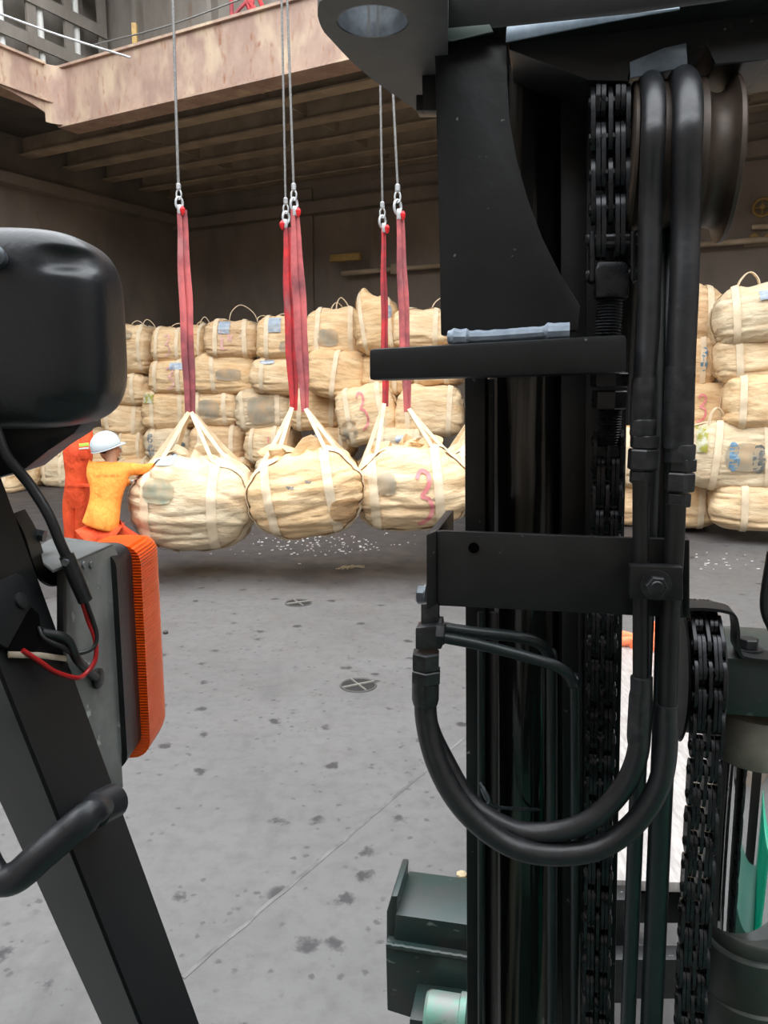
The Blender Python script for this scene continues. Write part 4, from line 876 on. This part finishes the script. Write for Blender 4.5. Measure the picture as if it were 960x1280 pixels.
def hose(name, pts, wpx, off, label, mt=RUB, group='hydraulic hoses of the mast', seg=20, k=6, wlist=None):
    P = smoothpath(pts, k); u = mpx(800, off)
    if wlist:
        n = len(P); rs = []
        for i in range(n):
            t = i / (n - 1) * (len(wlist) - 1); j = min(int(t), len(wlist) - 2); rs.append((wlist[j] + (wlist[j + 1] - wlist[j]) * (t - j)) / 2 * u)
    else: rs = wpx / 2 * u
    bm = new(); sweep(bm, P, rs, ref=MR, seg=seg) if 'over' in label else sweep(bm, P, rs, seg=seg)
    o = obj(name, bm, mt, None, 60); tag(o, label, 'hose', group); return o
def wrap(px, cy, R, off, y_end):                    # hose laid over its pulley: back side up, over the top, down the front
    c = m(px, cy, -.03) + MW * R; pts = [c + MW * R + Vector((0, 0, -.35))]
    pts += [c + MW * R * math.cos(a) + Vector((0, 0, R * math.sin(a))) for a in [PI * i / 12 for i in range(13)]]
    return pts
def child(name, bm, mt, parent):
    o = obj(name, bm, mt, None, 30); o.parent = parent; return o
h1 = hose('hydraulic_hose', wrap(816, 180, RP * .97, OP, 0) + [m(813, 260, -.01), m(811, 400, -.02), m(806, 470, -.03), m(803, 548, -.04)], 28, 0, 'thinner black hose over the pulley beside the chain, down to stacked nuts')
h2_ = hose('hydraulic_hose', wrap(859, 178, RP * .97, OP, 0) + [m(857, 270, -.01), m(855, 360, -.02), m(851, 450, -.03), m(848, 578, -.04)], 35, 0, 'thicker black hose over the middle pulley, down to stacked nuts')
def tubefit(parent, items, off):
    for (x, y0, y1, w, kind) in items:
        u = mpx(x, off); L_ = (m(x, y0, off) - m(x, y1, off)).length; bm = new()
        if kind == 'n': hexnut(bm, m(x, y0, off), (0, 0, -1), L_, w / 2 * u * 1.06, .35)
        else: lathe(bm, m(x, y0, off), (0, 0, -1), [(0, w / 2 * u * .93), (L_ * .1, w / 2 * u), (L_ * .85, w / 2 * u), (L_, w / 2 * u * .9)], 24)
        child('nut' if kind == 'n' else 'ferrule', bm, FIT, parent)
tubefit(h1, [(805, 472, 528, 30.5, 'f'), (804.5, 524, 546, 33, 'f'), (806, 544, 560, 35, 'n'), (804, 561, 587, 37, 'n'), (802, 588, 604, 29, 'n')], -.04)
tubefit(h2_, [(851, 458, 560, 37.5, 'f'), (852, 555, 577, 36, 'f'), (853, 573, 589, 35, 'n'), (850, 590, 614, 37, 'n'), (848, 616, 633, 31, 'n')], -.04)
def tube(pts, w, off, label, k=6, mt=PIPEM):
    bm = new(); P = smoothpath(pts, k); sweep(bm, P, w / 2 * mpx(800, off), seg=16); o = obj('steel_tube', bm, mt, None, 60); tag(o, label, 'tube', 'rigid hydraulic tubes'); return o
t1 = tube([m(801, 600, -.055), m(801, 670, -.06), m(801, 730, -.062), m(801, 852, -.06)], 21, -.05, 'rigid black tube under the thinner hose, through the clamp', mt=BLK)
t2 = tube([m(845, 630, -.055), m(842, 700, -.06), m(838, 760, -.06), m(834, 885, -.06)], 25, -.05, 'rigid black tube under the thicker hose, through the clamp', mt=BLK)
# U shaped hoses
ha = hose('hydraulic_hose', [m(802, 846, -.06), m(801, 905, -.06), m(795, 950, -.062), m(775, 990, -.062), m(738, 1025, -.06), m(690, 1040, -.05), m(640, 1036, -.04), m(590, 1005, -.03), m(556, 950, -.02), m(536, 905, -.015), m(531, 855, -.01)], 29, -.05, 'inner U-shaped hose below the bracket, joining the thinner tube')
hb = hose('hydraulic_hose', [m(834, 880, -.06), m(832, 940, -.06), m(822, 985, -.062), m(792, 1030, -.062), m(748, 1060, -.062), m(690, 1068, -.062), m(636, 1056, -.065), m(583, 1015, -.066), m(549, 960, -.06), m(533, 900, -.05), m(532, 840, -.045)], 31, -.05, 'outer U-shaped hose looping lowest below the bracket', wlist=[28, 31, 31, 31, 32, 32, 32, 33, 33, 32])
tubefit(ha, [(802, 845, 866, 27, 'f'), (801, 864, 930, 30.5, 'f')], -.06)
tubefit(hb, [(835, 876, 894, 29, 'f'), (834, 893, 945, 31, 'f'), (532, 838, 880, 35, 'f'), (532.5, 814, 836, 36, 'n'), (533, 836, 852, 38, 'n')], -.05)
bm = new(); mprism(bm, [(519, 785), (549, 782), (552, 812), (519, 812)], -.06, .035, .003); mprism(bm, [(526, 755), (548, 755), (548, 788), (526, 788)], -.045, .015, .002)
fb = tag(obj('fitting_block', bm, FIT), 'black square fitting block under the free corner of the hose bracket', 'fitting')
bm = new(); hexnut(bm, m(546, 792, -.06), MR, .012, .015); child('nut', bm, FIT, fb); bm = new(); hexnut(bm, m(543, 781, -.035), MR, .012, .013); child('nut', bm, FIT, fb)
tube([m(545, 783, -.03), m(590, 790, -.03), m(645, 796, -.02), m(675, 805, .0), m(688, 826, .03), m(690, 870, .06), m(690, 1330, .09)], 16, 0, 'upper bent steel tube from the fitting block, turning down in front of the mast cylinder')
tube([m(548, 796, -.06), m(600, 806, -.05), m(665, 823, -.04), m(700, 835, -.03), m(716, 855, -.01), m(719, 900, .03), m(719, 1330, .1)], 15, 0, 'lower bent steel tube from the fitting block, bending down last')
tube([m(822, 90, .18), m(820, 400, .05), m(812, 640, .0), m(804, 850, -.0), m(794, 1050, .0), m(783, 1330, .0)], 21, .03, 'straight black tube going down behind the inner U-shaped hose', mt=PIPEM)
tube([m(856, 90, .2), m(838, 400, .06), m(836, 640, .03), m(832, 850, .0), m(824, 1050, .0), m(812, 1330, .0)], 30, .03, 'straight thick dark tube going down beside the right chain', mt=PIPEM)
# right chain over its wheel
Rw = 92 * mpx(884, .08); cw = m(885, 876, -.002) + MW * Rw
arc = [cw + Vector((0, 0, Rw * math.cos(t))) - MW * Rw * math.sin(t) for t in [math.radians(x) for x in (-60, -40, -20, 0, 20, 40, 60, 80)]]
chain('lift_chain', arc + [m(884, 900, .0), m(880, 960, .0), m(874, 1060, .0), m(868, 1160, .0), m(860, 1340, .0)], 38 * pw, 33 * pw, 'greasy leaf chain passing over the wheel beside the lift cylinder')
bm = new(); wc = cw; hwid = 21 * pw
lathe(bm, wc - MR * hwid * 1.12, MR, [(0, Rw * .3), (0, Rw * .98), (.003, Rw * 1.0), (.006, Rw * .86), (hwid * 2.24 - .006, Rw * .86), (hwid * 2.24 - .003, Rw * 1.0), (hwid * 2.24, Rw * .98), (hwid * 2.24, Rw * .3)], 48)
tag(obj('chain_pulley', bm, BLK, None, 30), 'black flanged wheel under the chain beside the lift cylinder', 'pulley')
# lift cylinder, right edge
LC = empty('lift_cylinder', Vector((m(948, 1100, .12).x, m(948, 1100, .12).y, 0)), 'lift cylinder with chrome rod reflecting green, at the right picture edge', 'hydraulic cylinder')
def lcl(px, y0, y1, rpx, off, mt, nm, prof=None):
    u = mpx(px, off); L_ = (m(px, y0, off) - m(px, y1, off)).length; r = rpx * u; bm = new()
    lathe(bm, m(px, y0, off), (0, 0, -1), prof(r, L_) if prof else [(0, r * .96), (.004, r), (L_ - .004, r), (L_, r * .97)], 48); return obj(nm, bm, mt, LC)
lcl(948, 888, 945, 53, .12, CAPM, 'rod_end')
lcl(944, 930, 1190, 46, .12, CHROME, 'chrome_rod')
lcl(940, 1150, 1172, 61, .12, BARREL, 'gland_ring')
lcl(938, 1166, 1245, 68, .12, BARREL, 'gland_nut'); lcl(936, 1225, 1345, 72, .12, BARREL, 'barrel')
bm = new(); box(bm, m(905, 822, .05) + Vector((0, 0, -.085)), MR * .3, MW * .16, Vector((0, 0, .085)), .004); cb = tag(obj('cylinder_crosshead', bm, CARR), 'dark speckled steel block clamped on top of the lift cylinder', 'block')
hb2 = m(935, 812, .085); bm = new(); lathe(bm, hb2, (0, 0, 1), [(0, .020), (.003, .020)], 24); hexnut(bm, hb2 + Vector((0, 0, .003)), (0, 0, 1), .014, .014); child('bolt', bm, FIT, cb)
bm = new(); pts = [m(855, 757, .06), m(880, 757, .06), m(903, 760, .06), m(915, 766, .06), m(919, 785, .06), m(919, 802, .06), m(924, 814, .065), m(940, 819, .065), m(985, 822, .065)]
sweep(bm, smoothpath(pts, 5), .02, .0022, ref=MW, rect=True); tag(obj('chain_guard_strap', bm, BLK, None, 30), 'bent flat steel strap arching over the chain wheel to a bolt', 'bracket')
bm = new(); sweep(bm, smoothpath([m(966, 690, .1), m(958, 740, .1), m(958, 765, .1), m(968, 790, .1)]), .008, seg=12); tag(obj('edge_grip', bm, RUB), 'black curved rubber edge just entering at the right picture edge', 'rubber edge')
# carriage piece, lower left of the mast
CR = empty('carriage_block', Vector((m(535, 1200, .5).x, m(535, 1200, .5).y, 0)), 'worn green-black carriage block beside the mast foot', 'carriage')
of = .42
bm = new(); mprism(bm, [(494, 1143), (600, 1158), (600, 1197), (492, 1179)], of, .16, .006); obj('upper_block', bm, CARR, CR)
bm = new(); mprism(bm, [(489, 1120), (497, 1120), (494, 1182), (483, 1180), (483, 1140)], of + .01, .14, .004); mprism(bm, [(497, 1108), (600, 1120), (600, 1150), (494, 1140)], of + .18, .05, .004); obj('rear_rail', bm, CARR, CR)
bm = new(); mprism(bm, [(482, 1181), (600, 1200), (600, 1300), (484, 1263)], of - .02, .2, .003); obj('lower_plate', bm, CARR, CR)
bm = new(); pts = []
for i in range(30): t = i / 29; pts.append(m(484 + t * 110, 1181 + t * 18, of - .022) + Vector((0, 0, .003 * noise.noise(Vector((t * 20, 0, 0))))))
sweep(bm, pts, .006, seg=8); obj('weld_seam', bm, CARR, CR)
bm = new(); lathe(bm, m(532, 1268, of - .09), MR, [(0, .02), (0, .042), (.006, .047), (.07, .047), (.072, .052), (.085, .052), (.088, .045)], 32); obj('roller', bm, ROLL, CR)
bm = new(); mprism(bm, [(512, 1274), (600, 1286), (600, 1330), (510, 1330)], of - .12, .1, .003); obj('roller_mount', bm, CARR, CR)
# pale board on the forks seen between tubes, cloth on its far end
zb = .62
bm = new(); prism(bm, [atz(700, 1110, zb), atz(908, 1118, zb), atz(858, 800, zb), atz(720, 800, zb)], Vector((0, 0, .03)), .003); tag(obj('loading_board', bm, BOARD), 'pale worn board on the forks, glimpsed between the tubes', 'board')
FK = empty('fork_carriage', Vector((atz(800, 1150, .4).x, atz(800, 1150, .4).y, 0)), 'dark fork carriage bars under the pale board', 'carriage')
bm = new(); cbox(bm, atz(800, 1128, zb - .07), .9, .05, .09, .004); obj('bar', bm, BLK, FK)
bm = new(); cbox(bm, atz(800, 1215, zb - .12), .9, .05, .11, .004); obj('bar', bm, BLK, FK)
for x in (770, 895): bm = new(); p = atz(x, 1180, .5); cbox(bm, p, .1, .06, .3, .004); obj('hook_plate', bm, BLK, FK)
for x in (720, 880): bm = new(); p = atz(x, 1120, zb - .12); box(bm, p, Vector((.11, 0, 0)), Vector((0, 1.3, 0)), Vector((0, 0, .045)), .004); obj('fork_blade', bm, BLK, FK)
bm = new()
for x0, y0, x1, y1, r in ((764, 795, 800, 803, .03), (768, 803, 812, 806, .025), (800, 800, 822, 785, .045), (806, 790, 824, 812, .04), (790, 806, 822, 800, .03)):
    sweep(bm, smoothpath([atz(x0, y0, zb + .05), atz((x0 + x1) / 2, (y0 + y1) / 2 - 3, zb + .06), atz(x1, y1, zb + .05)], 5), r, r * .6, ref=(0, 0, 1), seg=10)
tag(obj('orange_cloth', bm, CLOTH, None, 60), 'crumpled bright orange cloth lying on the far end of the board', 'cloth')

# ---------------------------------------------------------------- cab: pillar, lamp, indicator, handle
YP = .80
def pedge(pa, pb, da, db): return [at(*pa, da), at(*pb, db)]
e_l = pedge((-190, 590), (148, 1330), .86, .78); e_c = pedge((-205, 330), (195, 1330), .80, .72); e_r = pedge((-10, 560), (269, 1330), .90, .82)
k0 = e_l[0] + (e_r[0] - e_c[0]); k1 = e_l[1] + (e_r[1] - e_c[1])
bm = new(); V4 = [bm.verts.new(p) for p in (e_l[0], e_c[0], e_r[0], k0, e_l[1], e_c[1], e_r[1], k1)]
for f in ((0, 1, 5, 4), (1, 2, 6, 5), (2, 3, 7, 6), (3, 0, 4, 7), (0, 3, 2, 1), (4, 5, 6, 7)): bm.faces.new([V4[i] for i in f])
bmesh.ops.bevel(bm, geom=bm.edges[:], offset=.004, segments=3, affect='EDGES')
CP = tag(obj('cab_pillar', bm, PILM), 'slanting black cab pillar in the lower left corner', 'cab pillar')
def cp(px, py, d=0.0):                              # point on the pillar's right-hand face, lifted by d toward the camera
    n = (e_c[1] - e_c[0]).cross(e_r[0] - e_c[0]).normalized(); n = -n if n.dot(ray(100, 900)) > 0 else n
    r = ray(px, py); t = (e_c[0] - CAM).dot(n) / r.dot(n); return CAM + r * t + n * d
NP = cp(100, 900, 1) - cp(100, 900, 0)
def pplate(name, pix, d0, d1, mt, bev=.001):
    bm = new(); prism(bm, [cp(x, y, d0) for x, y in pix], NP * (d1 - d0), bev); return child(name, bm, mt, CP)
pplate('cover_plate', [(-20, 735), (15, 718), (22, 722), (34, 745), (34, 758), (4, 812), (-20, 800)], .001, .006, PILM)
bm = new(); lathe(bm, cp(20, 753, .006), NP, [(0, .009), (.003, .009), (.004, .005)], 20); child('screw', bm, RUB, CP)
pplate('cable_opening', [(6, 812), (30, 770), (38, 760), (47, 768), (49, 785), (46, 812), (30, 822)], .0005, .0018, mat('opening_black', (.002, .002, .002), .9, spec=.05), 0)
bm = new(); sweep(bm, smoothpath([at(22, 640, .93), at(36, 665, .93), at(47, 700, .93), at(55, 715, .935), at(66, 719, .95), at(80, 717, .97)], 5), .016, .002, ref=(0, 1, 0), rect=True); child('mount_strap', bm, PILM, CP)
bm = new(); lathe(bm, at(44, 668, .95), (1, 0, -.2), [(0, .008), (.012, .008)], 6); child('bolt', bm, STEEL, CP)
# indicator lamp on its galvanised bracket
XI = -.321; Y0 = .95
def P3(px, py, Y): return at(px, py, Y)
IB = empty('lamp_bracket', at(110, 900, .95), 'bent galvanised bracket carrying the amber lamp', 'bracket')
zt0 = at(82, 706, .88).z; fa, fb_ = atz(82, 706, zt0), atz(141, 680, zt0); nb = (fb_ - fa).cross(Vector((0, 0, 1))).normalized()
nb = -nb if nb.dot(ray(110, 800)) > 0 else nb
def fp(px, py, o=0.0):
    d = ray(px, py); return CAM + d * ((fa - CAM).dot(nb) / d.dot(nb)) + nb * o
fd = (fb_ - fa).normalized()
bm = new(); prism(bm, [fp(82, 706), fp(141, 680), fp(151, 700), fp(152, 952), fp(154, 984), fp(148, 984), fp(82, 930)], -nb * .003, .0008); obj('face_plate', bm, GALV, IB)
bm = new(); prism(bm, [atz(x, y, zt0) for x, y in ((82, 706), (141, 680), (78, 671), (62, 674), (49, 682), (54, 703), (66, 713))], Vector((0, 0, -.003)), .0008); obj('top_plate', bm, GALV, IB)
bm = new(); prism(bm, [fp(79, 708), fp(84, 706), fp(84, 930), fp(79, 930)], -nb * .008, .0005); obj('side_plate', bm, BLK, IB)
bm = new(); lathe(bm, fp(120, 848, .001), nb, [(0, .013), (.004, .013), (.006, .009)], 24); obj('grommet', bm, RUB, IB)
for x in (104, 113): bm = new(); lathe(bm, fp(x, 706, .001), nb, [(0, .0045), (.0015, .004)], 16); obj('rivet', bm, GALV, IB)
TS = empty('indicator_lamp', at(178, 940, 1.0), 'tall amber indicator lamp with black base, left of the mast', 'lamp')
def rbox(name, x0, x1, y0, y1, z0, z1, r, mt, ribs=0, sq=0):  # rounded box swept along Y; ribs run round it
    bm = new(); pr = []; K = 6
    for (cx, cz, a0) in ((x1 - r, z1 - r, 0), (x0 + r, z1 - r, PI / 2), (x0 + r, z0 + r, PI), (x1 - r, z0 + r, 1.5 * PI)):
        for i in range(K + 1): a = a0 + PI / 2 * i / K; pr.append((cx + r * math.cos(a), cz + r * math.sin(a), math.cos(a), math.sin(a)))
    rings = []; n = 8 if sq else 1; cx_, cz_ = (x0 + x1) / 2, (z0 + z1) / 2
    for j in range(n + 1):
        t = j / n; y = y0 + (y1 - y0) * t; ins = sq * (1 - math.sqrt(max(0, 1 - max(0, (t - .45) / .55) ** 2.2))) if sq else 0
        rings.append([bm.verts.new((x - nx * ins, y, z - nz * ins)) for x, z, nx, nz in pr])
    s = len(pr)
    for j in range(n):
        for i in range(s): bm.faces.new((rings[j][i], rings[j][(i + 1) % s], rings[j + 1][(i + 1) % s], rings[j + 1][i]))
    bm.faces.new(rings[0]); bm.faces.new(rings[-1][::-1]); return obj(name, bm, mt, TS, 40)
zt, zb_ = at(160, 688, 1.0).z, at(160, 958, 1.0).z
rbox('lamp_base', -.43, -.350, .99, 1.052, zb_, zt, .022, RUB)
lens = rbox('lamp_lens', -.425, -.338, 1.052, 1.16, at(176, 944, 1.06).z, zt - .004, .026, ORL, sq=.012)
def lens_nodes():
    nt = ORL.node_tree; N = nt.nodes; L = nt.links; tc = N.new('ShaderNodeTexCoord'); w = N.new('ShaderNodeTexWave'); w.bands_direction = 'Z'; w.inputs['Scale'].default_value = 75
    L.new(tc.outputs['Object'], w.inputs['Vector']); b = N.new('ShaderNodeBump'); b.inputs['Strength'].default_value = .5; b.inputs['Distance'].default_value = .004
    L.new(w.outputs['Fac'], b.inputs['Height']); L.new(b.outputs[0], N['Principled BSDF'].inputs['Normal'])
lens_nodes()
# cable and wires
def wire(pts, r, mt, label, name='wire'):
    bm = new(); sweep(bm, smoothpath(pts, 8), r, seg=12); return tag(obj(name, bm, mt, None, 60), label, 'wire', 'loose lamp wires')
wr = wire([at(-6, 535, .86), at(8, 570, .86), at(35, 603, .87), at(60, 642, .87), at(76, 680, .87), at(88, 706, .875)], .0062, RUB, 'black sleeved cable hanging from the work lamp', 'lamp_cable')
bm = new(); sweep(bm, [at(83, 694, .873), at(93, 718, .875), at(107, 751, .88)], [.0085, .0095, .0085], seg=14); child('sleeve', bm, RUB, wr)
bm = new(); lathe(bm, at(82, 703, .866), (0, -1, 0), [(0, .005), (.003, .004)], 12); child('rivet', bm, STEEL, wr)
wire([at(102, 750, .88), at(110, 775, .885), at(119, 800, .885), at(119, 825, .88), at(106, 843, .865), cp(84, 851, .012), cp(60, 843, .010), cp(40, 828, .008), cp(24, 814, .004)], .0028, WRED, 'red wire curving below the cable end')
wire([at(107, 750, .88), at(116, 775, .885), at(121, 796, .885), at(115, 811, .88), at(92, 817, .865), cp(66, 812, .012), cp(50, 800, .006), cp(45, 785, .003)], .0026, RUB, 'black wire running into the pillar opening')
wire([cp(48, 792, .004), cp(70, 803, .014), at(97, 825, .87), fp(115, 846, .004)], .0055, RUB, 'thick black wire going into the bracket grommet')
bm = new(); sweep(bm, [cp(8, 819, .0025), cp(48, 820, .0025), cp(80, 824, .0025)], .0035, .0012, ref=(e_c[0] - e_c[1]), seg=8); tag(obj('wire', bm, WWHT), 'flat off-white wire lying on the pillar', 'wire', 'loose lamp wires')
# grab handle
bm = new(); P = smoothpath([at(124, 1008, .775), at(108, 1022, .745), at(80, 1045, .735), at(48, 1072, .725), at(20, 1096, .72), at(-4, 1098, .72), at(-24, 1065, .725), at(-45, 1000, .73), at(-70, 930, .76)], 6)
sweep(bm, P, [.014] * len(P), [.0165] * len(P), ref=(0, 1, 0), seg=16); GH_ = tag(obj('grab_handle', bm, PLAS, None, 60), 'black plastic grab handle screwed to the cab pillar', 'handle')
bm = new(); lathe(bm, at(128, 1008, .79), (-.3, -1, .2), [(-.02, .019), (.012, .019), (.018, .014)], 24); child('mount_pad', bm, PLAS, GH_)
bm = new(); lathe(bm, at(127, 1015, .765), (.3, -1, .15), [(0, .0095), (.003, .0095), (.004, .006)], 24); child('screw', bm, RUB, GH_)
# work lamp housing
WL = empty('work_lamp', at(20, 540, .92), 'large black rounded work lamp housing at the left picture edge', 'lamp')
def lamp_body():
    bm = new(); YL = .86; YM = YL + .07; x1 = at(147, 415, YM).x; x0 = at(-150, 415, YM).x; z1 = at(60, 290, YM).z; z0 = at(60, 537, YM - .03).z
    cx, cz, hx, hz_ = (x0 + x1) / 2, (z0 + z1) / 2, (x1 - x0) / 2, (z1 - z0) / 2; hy = .07; NU, NV = 96, 64; g = []
    for j in range(NV + 1):
        psi = PI * (j / NV - .5); row = []
        for i in range(NU):
            f = 2 * PI * i / NU; cp_ = abs(math.cos(psi)) ** .42; sp = se(math.sin(psi), .5)
            x = cp_ * se(math.cos(f), .5) ; z = cp_ * se(math.sin(f), .45); y = sp
            p = Vector((cx + x * hx, YL + .07 + y * hy, cz + z * hz_)); row.append(p)
        g.append(row)
    da, db = at(92, 322, YL), at(84, 512, YL)
    vs = []
    for row in g:
        r = []
        for p in row:
            for d, ax, az, dep in ((da, .034, .012, .013), (db, .030, .014, .006)):
                k = math.exp(-((p.x - d.x) / ax) ** 4 - ((p.z - d.z) / az) ** 4)
                if p.y < YL + .09: p = p + Vector((0, dep * k, 0))
            r.append(bm.verts.new(p))
        vs.append(r)
    for j in range(NV):
        for i in range(NU): bm.faces.new((vs[j][i], vs[j][(i + 1) % NU], vs[j + 1][(i + 1) % NU], vs[j + 1][i]))
    bmesh.ops.remove_doubles(bm, verts=bm.verts[:], dist=.0003)
    return bm
obj('housing', lamp_body(), PLAS, WL, 70, sub=1)
bm = new(); prism(bm, [at(-60, 528, .93), at(104, 528, .93), at(92, 543, .93), at(60, 563, .93), at(30, 588, .93), at(-10, 600, .93), at(-60, 600, .93)], Vector((0, .06, 0)), .004); obj('swivel_bracket', bm, PLAS, WL)
bm = new(); lathe(bm, at(-8, 320, .85), (.2, -1, .1), [(-.01, .012), (.004, .012), (.008, .006)], 16); obj('cap_screw', bm, STEEL, WL)
# unseen rest of the cab around the camera, also darkening and tinting machine reflections
bm = new(); cbox(bm, (.05, .42, .40), 1.36, .6, .75, .05); cowl = tag(obj('forklift_cowl', bm, mat('dark_green_cowl', (.012, .085, .06), .5)), 'green painted forklift front cowl below the operator', 'forklift body')
bm = new(); cbox(bm, (.8, .1, .65), .1, 1.5, 1.0, .03); child('green_reflection_panel', bm, GREEN, cowl)  # unseen panel, added for the green reflection in the chrome rod
bm = new(); cbox(bm, (0, -.25, 2.62), 1.5, 1.5, .06, .02); tag(obj('overhead_guard', bm, BLK), 'black overhead guard roof above the operator', 'cab roof')
bm = new(); cbox(bm, (0, -.95, .85), 1.1, .06, 1.6, .02); tag(obj('unseen_rear_panel', bm, BLK), 'unseen black panel behind the operator, added to darken reflections', 'added panel')  # unseen panel, added and sized to darken what the mast reflects
